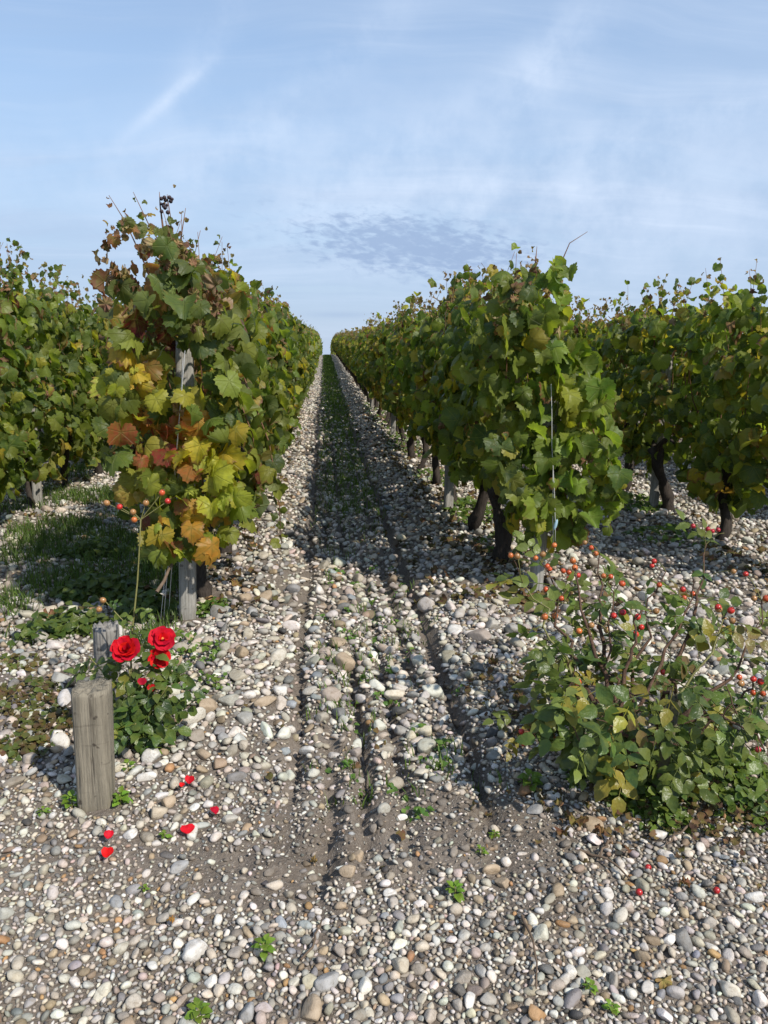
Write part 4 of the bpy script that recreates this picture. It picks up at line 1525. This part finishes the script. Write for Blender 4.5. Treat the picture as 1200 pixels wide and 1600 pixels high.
HIPS = [(1083, 822, 3), (1101, 818, 4), (1106, 827, 3), (1113, 830, 3), (1122, 828, 3), (1022, 877, 0), (1019, 884, 0), (1030, 914, 1), (1067, 921, 0), (1069, 934, 1), (1083, 928, 1), (1122, 949, 0), (1142, 954, 0),
        (1144, 970, 4), (1165, 897, 0), (1178, 935, 4), (1197, 935, 1), (1146, 893, 4), (1123, 952, 4), (943, 900, 2), (954, 901, 1), (972, 912, 1), (959, 962, 0), (973, 957, 3), (996, 964, 0), (1002, 980, 0),
        (993, 991, 0), (936, 980, 2), (948, 984, 4), (905, 986, 2), (924, 977, 4), (895, 874, 4), (880, 892, 1), (889, 894, 1), (898, 887, 2), (889, 904, 3), (903, 899, 0), (895, 876, 2), (855, 885, 1), (859, 889, 1),
        (837, 872, 2), (848, 866, 4), (866, 852, 2), (808, 869, 4), (798, 868, 2), (853, 921, 1), (877, 935, 1), (851, 964, 2), (867, 962, 2), (903, 1066, 1), (897, 1077, 1), (955, 1130, 0), (1036, 1050, 0),
        (1155, 1058, 1), (1158, 1068, 4), (1177, 1061, 0), (1188, 1065, 0), (1177, 1082, 1), (1192, 1084, 1), (1184, 1171, 3), (924, 856, 1), (931, 865, 2), (914, 848, 4), (815, 1143, 0), (833, 1141, 0), (832, 1152, 1),
        (818, 1160, 0), (862, 1150, 2), (848, 1172, 4), (1025, 955, 4), (1052, 960, 4)]
tips = np.array([p[-1] for p in allstem])
flat = np.concatenate([p[4:] for p in allstem])
for (px, py, ci) in HIPS:
    d2 = np.array([at(px, py, y_) for y_ in np.linspace(1.85, 2.8, 20)])
    dm = np.linalg.norm(flat[None] - d2[:, None], axis=2)
    a, c = np.unravel_index(np.argmin(dm), dm.shape)
    hp = d2[a]
    so = flat[c]
    V, F = tube(curve(so, hp, 5, (0, 0, .012)) - RB, (.0016, .0014, .0013, .0012, .0012), 4)
    link('hip_stalk', mesh_np('hip_stalk', V, F, M_GREENSTEM if rg.random() < .6 else M_ROSEWOOD), bush)
    make_hip(bush, RB, hp, rg.uniform(.0088, .0116), np.array(HIPC[ci]) * rg.uniform(.85, 1.15), (hp - so) / (np.linalg.norm(hp - so) + 1e-6) + np.array([0, -.2, .3]))

# old stake standing in the bush
sb = on_ground(1040, 1262)
o = link('wooden_post', post_mesh('wooden_post', .034, .034, .34, M_MOSSY, 12, .02, round_=2.5), None, (sb[0], sb[1] + .06, float(gh(sb[0], sb[1]))), (math.radians(4), math.radians(3), .2))
tag(o, 'thin mossy grey stake standing inside the rose bush', 'post')

# ---- the small rose plant with red flowers on the left
LB = on_ground(212, 1172)
LB = np.array([LB[0], LB[1] + .05, float(gh(LB[0], LB[1] + .05))])
rose = thing('rose_plant', LB, 'small rose plant with bright red flowers behind the squat post', 'rose plant')
rg = np.random.default_rng(91)


def lstem(pts, r0, r1, mat=M_GREENSTEM):
    pts = np.asarray(pts)
    t = np.linspace(0, 1, len(pts))
    tt = np.linspace(0, 1, 10)
    pp = np.stack([np.interp(tt, t, pts[:, j]) for j in range(3)], 1)
    pp[1:-1] = (pp[:-2] + 2 * pp[1:-1] + pp[2:]) / 4
    V, F = tube(pp - LB, np.linspace(r0, r1, 10), 6)
    link('stem', mesh_np('stem', V, F, mat), rose)
    return pp


YL = float(LB[1])
tall = lstem([LB, at(205, 1080, YL + .03), at(203, 1000, YL + .06), at(214, 930, YL + .1), at(217, 870, YL + .12), at(220, 812, YL + .12)], .0042, .0022)
s2 = lstem([LB, at(214, 1100, YL), at(200, 1040, YL + .01)], .005, .003)
s3 = lstem([LB, at(225, 1090, YL), at(240, 1050, YL + .01), at(250, 1030, YL + .02)], .005, .003)
s4 = lstem([LB, at(215, 1120, YL), at(170, 1060, YL + .05), at(138, 1025, YL + .08)], .004, .002)
s5 = lstem([LB, at(230, 1120, YL - .05), at(250, 1090, YL - .04), at(262, 1072, YL - .04)], .004, .002)
s6 = lstem([at(206, 985, YL + .08), at(185, 962, YL + .09), at(165, 940, YL + .1)], .0025, .0015)
s7 = lstem([LB, at(205, 1150, YL - .08), at(212, 1130, YL - .10)], .004, .002)
for (px, py, ci) in ((187, 792, 0), (228, 786, 4), (253, 770, 1), (262, 783, 0), (208, 800, 4), (167, 786, 4), (161, 938, 4), (155, 952, 4), (210, 812, 2)):
    so = tall[-1] if py < 900 else s6[-1]
    Yh = so[1]
    hp = at(px, py, Yh)
    V, F = tube(curve(so, hp, 4) - LB, .0016, 4)
    link('hip_stalk', mesh_np('hip_stalk', V, F, M_GREENSTEM), rose)
    make_hip(rose, LB, hp, .0105, np.array(HIPC[ci]), (hp - so) / np.linalg.norm(hp - so) + np.array([0, -.2, .2]))
lcol = lambda: rose_col(rg, .03)
for pts, t0, n_, sz in ((s2, .15, 16, .10), (s3, .2, 16, .10), (s4, .3, 12, .085), (s5, .2, 12, .10), (s7, .2, 8, .10), (tall[:5], .1, 9, .10), (s6, .3, 2, .05)):
    for t in np.linspace(t0, .97, n_):
        p = np.array([np.interp(t, np.linspace(0, 1, len(pts)), pts[:, j]) for j in range(3)])
        a = rg.uniform(0, 6.28)
        tip = np.array([math.cos(a), math.sin(a) * .7 - .3, -.25]) + rg.normal(0, .25, 3)
        c = lcol()
        add_leaf(rose, LB, p, np.array([.1, -.5, 1]) + rg.normal(0, .35, 3), tip, sz * rg.uniform(.8, 1.15), (c[0] * .75, c[1] * .85, c[2] * .9, c[3] * .4))
for t in (.62, .66):
    p = tall[int(t * 9)]
    add_leaf(rose, LB, p, (0, -.4, 1), (rg.normal(), -.4, -.2), .06, (.10, .15, .03, .1))


def petal_mesh(seed, w_=1.0, curl=.5):
    rg_ = np.random.default_rng(seed)
    n, m_ = 7, 7
    V, F = [], []
    for i in range(n):
        t = i / (n - 1)
        hw = w_ * (.30 + .36 * math.sin(min(1, t * 1.05) * 2.3)) * (1 if t < .8 else .86)
        for j in range(m_):
            s_ = j / (m_ - 1) * 2 - 1
            edge = 1 - .10 * abs(s_) ** 2
            x = hw * s_
            y = t * edge
            z = .30 * t * t + curl * .25 * (s_ * s_) * (1 - .3 * t) - .22 * max(0, t - .72) ** 1 * 2 + .035 * math.sin(s_ * 5 + seed) * t + rg_.normal(0, .008)
            V.append((x, y, z))
    for i in range(n - 1):
        for j in range(m_ - 1):
            a = i * m_ + j
            F += [(a, a + 1, a + m_ + 1), (a, a + m_ + 1, a + m_)]
    return mesh_np('petal', np.array(V), np.array(F), M_PETAL)


PETALS = [petal_mesh(i, w_, c) for i, (w_, c) in enumerate(((1.05, .5), (.95, .8), (1.1, .3), (.85, 1.1)))]
cv, cf = ICO[2]
CORE = mesh_np('flower', cv * np.array([1, 1, .5]), cf, M_STAMEN)


def flower(parent, base, p, facing, size, seed, full=True):
    rg_ = np.random.default_rng(seed)
    o = link('flower', CORE, parent)
    q = Vector(facing).to_track_quat('Z', 'Y').to_matrix().to_4x4()
    o.matrix_basis = Matrix.Translation((np.asarray(p) - base).tolist()) @ q @ Matrix.Scale(size, 4)
    cs = .20
    o.matrix_basis = o.matrix_basis @ Matrix.Scale(cs, 4)
    whorls = ((5, 1.0, .15), (5, .86, .45), (5, .62, .85), (4, .42, 1.15)) if full else ((5, 1.0, .10), (4, .8, .4), (3, .5, .9))
    for wi, (n, ln, tilt) in enumerate(whorls):
        for i in range(n):
            a = i / n * 6.283 + wi * .6 + rg_.normal(0, .12)
            pe = link('petal', PETALS[rg_.integers(0, 4)], o)
            M = Matrix.Rotation(a, 4, 'Z') @ Matrix.Translation((0, .06 / cs * ln, -.02 / cs + .02 * wi / cs)) @ Matrix.Rotation(tilt + rg_.normal(0, .12), 4, 'X') @ Matrix.Rotation(rg_.normal(0, .15), 4, 'Y')
            pe.matrix_basis = M @ Matrix.Scale(ln * rg_.uniform(.9, 1.08) / cs, 4)
    return o


flower(rose, LB, at(197, 1016, YL), (.05, -.75, .65), .047, 1)
flower(rose, LB, at(254, 998, YL + .03), (.25, -.7, .6), .042, 3, False)
flower(rose, LB, at(250, 1028, YL + .01), (.1, -.9, .25), .034, 4, False)
V, F = tube(curve(s3[-1], at(258, 1005, YL + .04), 4) - LB, .002, 5)
link('stem', mesh_np('stem', V, F, M_GREENSTEM), rose)
V, F = tube(curve(s3[-2], at(240, 997, YL + .04), 4) - LB, .002, 5)
link('stem', mesh_np('stem', V, F, M_GREENSTEM), rose)
for (px, py) in ((237, 1080), (222, 1070)):
    pe = link('petal', PETALS[0], rose)
    pe.matrix_basis = Matrix.Translation((at(px, py, YL - .04) - LB).tolist()) @ Matrix.Rotation(1.0, 4, 'X') @ Matrix.Scale(.022, 4)

# ---- things lying on the ground
for (px, py, s_, lab) in ((296, 1235, .030, 'red rose petal lying on stones, nearest to the rose plant'), (338, 1283, .034, 'red rose petal lying farthest to the right of the post'),
                          (295, 1314, .036, 'red rose petal lying flat on bare grit below the others'), (170, 1322, .026, 'small crumpled red petal lying just below the squat post'),
                          (167, 1352, .034, 'red rose petal nearest to the camera, below the squat post'), (284, 1240, .016, 'tiny orange red petal scrap beside a pale stone')):
    p = on_ground(px, py)
    o = link('rose_petal', PETALS[random.randrange(4)], None, (p[0], p[1], float(gh(p[0], p[1])) + .022), (random.uniform(.1, .4), random.uniform(-.2, .2), random.uniform(-.6, .6)))
    o.scale = (s_ * random.uniform(.6, .85), s_ * random.uniform(.65, .9), s_ * random.uniform(.8, 1.8))
    tag(o, lab, 'petal', 'red petals on the gravel')
for (px, py, lab) in ((1012, 1363, 'fallen red rose hip on gravel, uppermost of three'), (998, 1402, 'fallen red rose hip on gravel beside a twig'), (1119, 1399, 'fallen red rose hip on gravel, rightmost of three')):
    p = on_ground(px, py)
    o = link('rose_hip', HIP_ME, None, (p[0], p[1], float(gh(p[0], p[1])) + .014), (1.2, random.uniform(0, 1), random.uniform(0, 6)))
    o.scale = (.0085,) * 3
    o.color = (.42, .02, .02, 1)
    tag(o, lab, 'rose hip', 'fallen rose hips')

SEED_LEAF = []
for i in range(4):
    V, F, L = leaflet(8, .42, 800 + i, .5, .35)
    SEED_LEAF.append(mesh_np('leaf', V, F, M_ROSE_O, lp=L))


def seedling(px, py, size, label, n=10, col=(.14, .24, .03), group='green seedlings in the gravel'):
    p = on_ground(px, py)
    p = np.array([p[0], p[1], float(gh(p[0], p[1])) + .004])
    root = thing('seedling', p, label, 'seedling', group)
    rg_ = np.random.default_rng(px * 7 + py)
    V, F = tube(np.array([[0, 0, -.02], [.002, 0, size * .3], [.0, .0, size * .55]]), (.0022, .002, .0014), 5)
    link('stem', mesh_np('stem', V, F, M_GREENSTEM), root)
    for i in range(n):
        a = i * 2.4 + rg_.normal(0, .3)
        u = i / n
        tip = np.array([math.cos(a), math.sin(a), .15 + u * .8])
        nrm = np.array([-math.cos(a) * (.2 + u * .5), -math.sin(a) * (.2 + u * .5), 1]) + rg_.normal(0, .2, 3)
        f_ = rg_.uniform(.75, 1.25)
        st0 = p + np.array([math.cos(a) * size * .12, math.sin(a) * size * .12, size * (.12 + .5 * u)])
        add_leaf(root, p, st0, nrm, tip, size * rg_.uniform(.45, .62) * (1 - .35 * u), (col[0] * f_, col[1] * f_, col[2] * f_, 0.05), SEED_LEAF)


for a in ((112, 1262, .055, 'bright green leafy seedling at the left foot of the squat post', 14), (68, 1275, .034, 'small green seedling at the left edge, left of the post', 8),
          (188, 1258, .055, 'bright green leafy seedling at the right foot of the squat post', 12), (200, 1205, .045, 'green seedling under the small rose plant, beside the post', 8),
          (710, 1402, .046, 'bright green seedling alone in the tilled path', 12), (412, 1492, .050, 'bright green serrated seedling in bare grit at lower centre left', 12),
          (310, 1594, .045, 'green seedling cut by the bottom edge of the picture', 12), (258, 1312, .030, 'small dull seedling among stones below the petals', 8),
          (225, 1395, .026, 'tiny flat seedling among grey stones, lower left', 6), (772, 1310, .030, 'small seedling on bare soil left of the rose bush', 8),
          (752, 1336, .028, 'small seedling just below another on the bare soil', 7), (828, 1232, .070, 'spreading three-leaved weed on stones left of the rose bush', 14),
          (922, 1550, .030, 'small pale green seedling in fine gravel at lower right', 8), (955, 1584, .030, 'small pale green seedling nearest the bottom right edge', 8),
          (240, 1015 + 165, .05, 'green seedling beside pale pebbles right of the small rose plant', 8), (1112, 1306, .034, 'small seedling on debris right of the rose bush', 8)):
    seedling(*a)

# fallen leaves
LIT = [mesh_np('fallen_leaf', t['V'][:-9], t['F'][:-12], M_DRY, lp=t['L'][:-9]) for t in HI_DRY]
DL = [(605, 1293, .05, (.16, .075, .04), 'curled dark brown leaf on debris under the rose bush front'), (900, 1292, .07, (.12, .055, .03), 'large dark red-brown leaf heap in front of the rose bush'),
      (937, 1302, .055, (.24, .13, .06), 'tan folded leaf beside the pale block of stone'), (1068, 1392, .040, (.18, .085, .04), 'brown dry leaf on gravel at lower right'), (1030, 1240, .05, (.10, .05, .035), 'dark dry leaf caught at the foot of the mossy stake'),
      (372, 918, .10, (.22, .11, .05), 'brown vine leaf on the stones right of the left end stake'), (397, 922, .07, (.20, .10, .05), 'smaller brown leaf beside the brown vine leaf'), (78, 968, .075, (.30, .15, .09), 'tan star-shaped vine leaf on pale pebbles at left'),
      (1035, 1545, .045, (.26, .15, .07), 'tan leaf scrap in the fine gravel at lower right'), (490, 1358, .028, (.22, .10, .05), 'narrow orange leaf scrap in a tillage groove'), (268, 1450, .022, (.3, .13, .04), 'small orange leaf scrap among pebbles at lower left'),
      (770, 1045, .06, (.10, .04, .03), 'dark dry leaf on shaded stones left of the rose bush')]
for (px, py, s_, c, lab) in DL:
    if px == 605:
        px, py = 880, 1310
    p = on_ground(px, py)
    o = link('fallen_leaf', LIT[px % 4], None, (p[0], p[1], float(gh(p[0], p[1])) + .022), (random.uniform(-.4, .4), random.uniform(-.4, .4), random.uniform(0, 6)))
    o.scale = (s_, s_, s_)
    o.color = c + (.2,)
    tag(o, lab, 'leaf', 'fallen leaves')
# twigs
for (a, b_, r, lab) in (((905, 1338), (985, 1382), .004, 'dead brown twig on gravel in front of the rose bush'), ((955, 1318), (935, 1350), .005, 'short stout twig beside the pale stones'),
                        ((828, 1240), (788, 1222), .003, 'thin twig lying left of the rose bush foot'), ((815, 1440), (835, 1555), .0035, 'long thin root trailing over the fine gravel'),
                        ((1090, 1290), (1040, 1330), .004, 'grey root at the edge of the debris right'), ((470, 1510), (505, 1445), .003, 'dark twig in bare grit at lower centre'),
                        ((560, 1180), (505, 1160), .003, 'thin twig across the tilled stones')):
    p, q = on_ground(*a), on_ground(*b_)
    p[2], q[2] = float(gh(p[0], p[1])) + .016, float(gh(q[0], q[1])) + .016
    V, F = tube(curve((0, 0, 0), q - p, 9, (0.01, .01, .004), .004), np.linspace(r, r * .5, 9), 6, True, .15, RNG)
    o = link('twig', mesh_np('twig', V, F, M_TWIG), None, tuple(p))
    tag(o, lab, 'twig')
# dead cane leaning by the left stake
p, q = at(245, 925, 3.2), at(292, 820, 3.5)
V, F = tube(curve((0, 0, 0), q - p, 8, (.02, 0, .01), .004), np.linspace(.008, .005, 8), 6, True, .15, RNG)
o = link('dead_cane', mesh_np('dead_cane', V, F, M_TWIG), None, tuple(p))
tag(o, 'pale dead vine cane leaning beside the left end stake', 'cane')


# ------------------------------------------------------------------ stuff: grass, weeds, litter
def blades(n, xy, hmin, hmax, cols, seed, wid=.0028, name='grass', lean=.35):
    rg_ = np.random.default_rng(seed)
    x, y = xy
    z = gh(x, y)
    hh = rg_.uniform(hmin, hmax, n)
    a = rg_.uniform(0, 6.28, n)
    ln = rg_.uniform(.1, lean * 2, n)
    wd = wid * rg_.uniform(.7, 1.3, n) * np.maximum(1, np.asarray(y) / 5.5)
    px_, py_ = -np.sin(a), np.cos(a)
    V = np.zeros((n, 5, 3))
    for i, (t, f_) in enumerate(((0, 1), (0, -1), (.55, .8), (.55, -.8), (1, 0))):
        V[:, i, 0] = x + np.cos(a) * hh * ln * t ** 1.8 + px_ * wd * f_
        V[:, i, 1] = y + np.sin(a) * hh * ln * t ** 1.8 + py_ * wd * f_
        V[:, i, 2] = z - .004 + hh * t * (1 - .25 * ln * t)
    F = np.array([[0, 1, 3], [0, 3, 2], [2, 3, 4]])
    FF = (F[None] + (np.arange(n) * 5)[:, None, None]).reshape(-1, 3)
    C = np.asarray(cols)[rg_.integers(0, len(cols), n)] * rg_.uniform(.75, 1.25, (n, 1))
    C = np.hstack([C, np.zeros((n, 1))])
    return mesh_np(name, V.reshape(-1, 3), FF, M_GRASS, np.repeat(C, 5, axis=0), np.zeros((n * 5, 3)))


GRC = [(.07, .14, .022), (.095, .17, .028), (.12, .19, .035), (.075, .12, .03)]


def tufts(nt, per, xr, yr, dens, seed, spread=.025):
    rg_ = np.random.default_rng(seed)
    x = rg_.uniform(*xr, nt)
    y = yr[0] * (yr[1] / yr[0]) ** rg_.random(nt)
    kq = rg_.random(nt) < dens(x, y)
    x, y = x[kq], y[kq]
    x, y = np.repeat(x, per), np.repeat(y, per)
    sp_ = spread * np.maximum(1, y / 8)
    return x + rg_.normal(0, 1, len(x)) * spread, y + rg_.normal(0, 1, len(x)) * sp_


lines = lambda x: .25 + .75 * np.exp(-(((x + .02) % .11 - .055) / .022) ** 2)
strip = lambda x, y: np.exp(-((x - .2) / .26) ** 6) * lines(x)
x1, y1 = tufts(3600, 5, (-.15, .55), (2.0, 7), lambda x, y: strip(x, y) * (.22 + .25 * sstep(y, 5, 7)) * sstep(fbm(x * 2, y * 2, 5), .35, .6), 1, .018)
x2, y2 = tufts(24000, 4, (-.12, .52), (6, 76), lambda x, y: strip(x, y) * (.35 + .6 * sstep(y, 8, 20)), 2, .02)
x = np.r_[x1, x2]
y = np.r_[y1, y2]
o = link('path_grass', blades(len(x), (x, y), .025, .075, GRC, 3, .0026))
tag(o, 'thin grass growing in lines along the tilled path', 'grass', kind='stuff')
# grass and weeds left of the left row
x3, y3 = tufts(8500, 7, (-3.6, -.75), (3.2, 9), lambda x, y: sstep(fbm(x * 1.6, y * 1.6, 15, 3), .42, .62) * .9, 4, .03)
o = link('weed_grass', blades(len(x3), (x3, y3), .04, .14, [(.06, .12, .02), (.09, .16, .025), (.045, .09, .02)], 5, .0028, 'weed_grass', .5))
tag(o, 'patchy green grass on the stones left of the left vine row', 'grass', kind='stuff')


def weed_patch(name, label, spots, seed, cols, size=(.02, .045), hmax=.07):
    """broad-leaved ground cover: spots of (x, y, rx, ry, count)"""
    rg_ = np.random.default_rng(seed)
    b_ = Bag()
    for (cx_, cy_, rx, ry, n) in spots:
        r_ = np.sqrt(rg_.random(n))
        a = rg_.uniform(0, 6.283, n)
        x = cx_ + rx * r_ * np.cos(a)
        y = cy_ + ry * r_ * np.sin(a)
        z = gh(x, y) + hmax * rg_.random(n) ** 1.2 * (1.15 - r_) + .006
        N = np.stack([rg_.normal(.1, .45, n), rg_.normal(-.35, .45, n), np.ones(n)], 1)
        aa = rg_.uniform(0, 6.283, n)
        T = np.stack([np.cos(aa), np.sin(aa), rg_.normal(0, .25, n)], 1)
        C = np.asarray(cols)[rg_.integers(0, len(cols), n)] * rg_.uniform(.75, 1.25, (n, 1))
        C = np.hstack([C, np.clip(rg_.normal(0.0, .2, (n, 1)), 0, .7)])
        V, F, L = leaflet(5, .40, seed, .4, .3)
        b_.add_t({'V': V, 'F': F, 'L': L}, frame_from(N, T), np.stack([x, y, z], 1), rg_.uniform(*size, n), C)
    o_ = link(name, b_.mesh(name, M_ROSE))
    tag(o_, label, 'weeds', kind='stuff')


def G(px, py, rx, ry, n):
    p = on_ground(px, py)
    return (p[0], p[1], rx, ry, n)


WC = [(.07, .13, .022), (.09, .16, .028), (.05, .10, .02), (.12, .18, .035)]
weed_patch('ground_weeds', 'leafy green weeds at the foot of the left end stake', [G(330, 955, .10, .12, 220), G(300, 1030, .16, .12, 110), G(270, 1005, .12, .12, 60), G(320, 1075, .10, .06, 40), G(285, 1110, .10, .06, 30)], 21, WC, (.014, .032), .06)
weed_patch('ground_weeds', 'dark leafy weeds between the grey stump and the left vine', [G(160, 930, .26, .18, 520), G(120, 985, .22, .12, 300), G(230, 960, .14, .14, 240), G(150, 870, .25, .15, 240), G(60, 1000, .12, .08, 60)], 22,
           [(.05, .10, .022), (.07, .125, .03), (.09, .13, .03)], (.03, .065), .13)
weed_patch('ground_weeds', 'bright green weeds around the foot of the rose bush', [G(1010, 1245, .12, .08, 330), G(1060, 1220, .12, .10, 260), G(1040, 1285, .07, .04, 90), G(930, 1215, .09, .06, 120), G(1130, 1215, .16, .14, 360), G(1180, 1270, .12, .10, 200), G(1100, 1180, .1, .1, 120)], 23, WC, (.018, .038), .07)
weed_patch('ground_weeds', 'low weeds under the vines along the right row', [(1.15, 6.0, .22, .5, 260), (1.1, 7.6, .2, .5, 160), (1.05, 10.5, .25, 1.5, 260), (2.6, 6.1, .25, .3, 240), (2.4, 5.0, .3, .3, 120), (1.2, 4.9, .2, .3, 60), (1.05, 15, .3, 3, 300)], 24, WC, (.03, .06), .09)
weed_patch('ground_weeds', 'sparse tiny weeds among the tilled stones of the path', [(random.uniform(-.05, .5), random.uniform(1.9, 4.5), .03, .03, 9) for _ in range(46)], 25, WC, (.012, .026), .03)
weed_patch('ground_weeds', 'brownish moss and weeds on the stones left of the posts', [G(40, 1090, .16, .16, 240), G(90, 1130, .15, .10, 200), G(30, 1170, .12, .08, 160), G(20, 1040, .14, .1, 120)], 26,
           [(.10, .10, .03), (.14, .09, .035), (.07, .10, .025), (.10, .06, .03)], (.015, .035), .035)

# litter of dead leaves under the rows and by the bush
rg_ = np.random.default_rng(31)
b = Bag()
spots = []
for row, n in (('R1', 520), ('L1', 420), ('R2', 260), ('L2', 200)):
    y = 3.6 + 11 * rg_.random(n) ** 1.5
    x = ROWX[row] + rg_.normal(-.12, .24, n)
    spots.append(np.stack([x, y, rg_.uniform(.03, .075, n)], 1))
for (px, py, rx, ry, n) in ((800, 1080, .10, .16, 70), (840, 1140, .08, .08, 40), (1100, 1290, .20, .07, 130), (1150, 1255, .15, .1, 60), (890, 1270, .1, .05, 20), (820, 960, .2, .25, 60), (60, 1140, .2, .14, 60), (170, 900, .25, .1, 60), (560, 1180, .25, .3, 26)):
    p = on_ground(px, py)
    spots.append(np.stack([p[0] + rg_.normal(0, rx, n), p[1] + rg_.normal(0, ry, n), rg_.uniform(.014, .034, n)], 1))
sp_ = np.concatenate(spots)
n = len(sp_)
N = np.stack([rg_.normal(0, .5, n), rg_.normal(0, .5, n), np.ones(n)], 1)
a = rg_.uniform(0, 6.283, n)
T = np.stack([np.cos(a), np.sin(a), np.zeros(n)], 1)
P = np.stack([sp_[:, 0], sp_[:, 1], gh(sp_[:, 0], sp_[:, 1]) + .018 + .01 * rg_.random(n)], 1)
C = np.array([(.085, .045, .03), (.12, .06, .035), (.06, .035, .025), (.16, .09, .05)])[rg_.integers(0, 4, n)]
C = np.hstack([C, np.zeros((n, 1))])
R = frame_from(N, T)
for i, t in enumerate(MID_DRY):
    b.add_t(t, R[i::2], P[i::2], sp_[i::2, 2], C[i::2])
o = link('leaf_litter', b.mesh('leaf_litter', M_DRY_A))
tag(o, 'dead brown leaf litter scattered under the vines and bushes', 'leaf litter', kind='stuff')
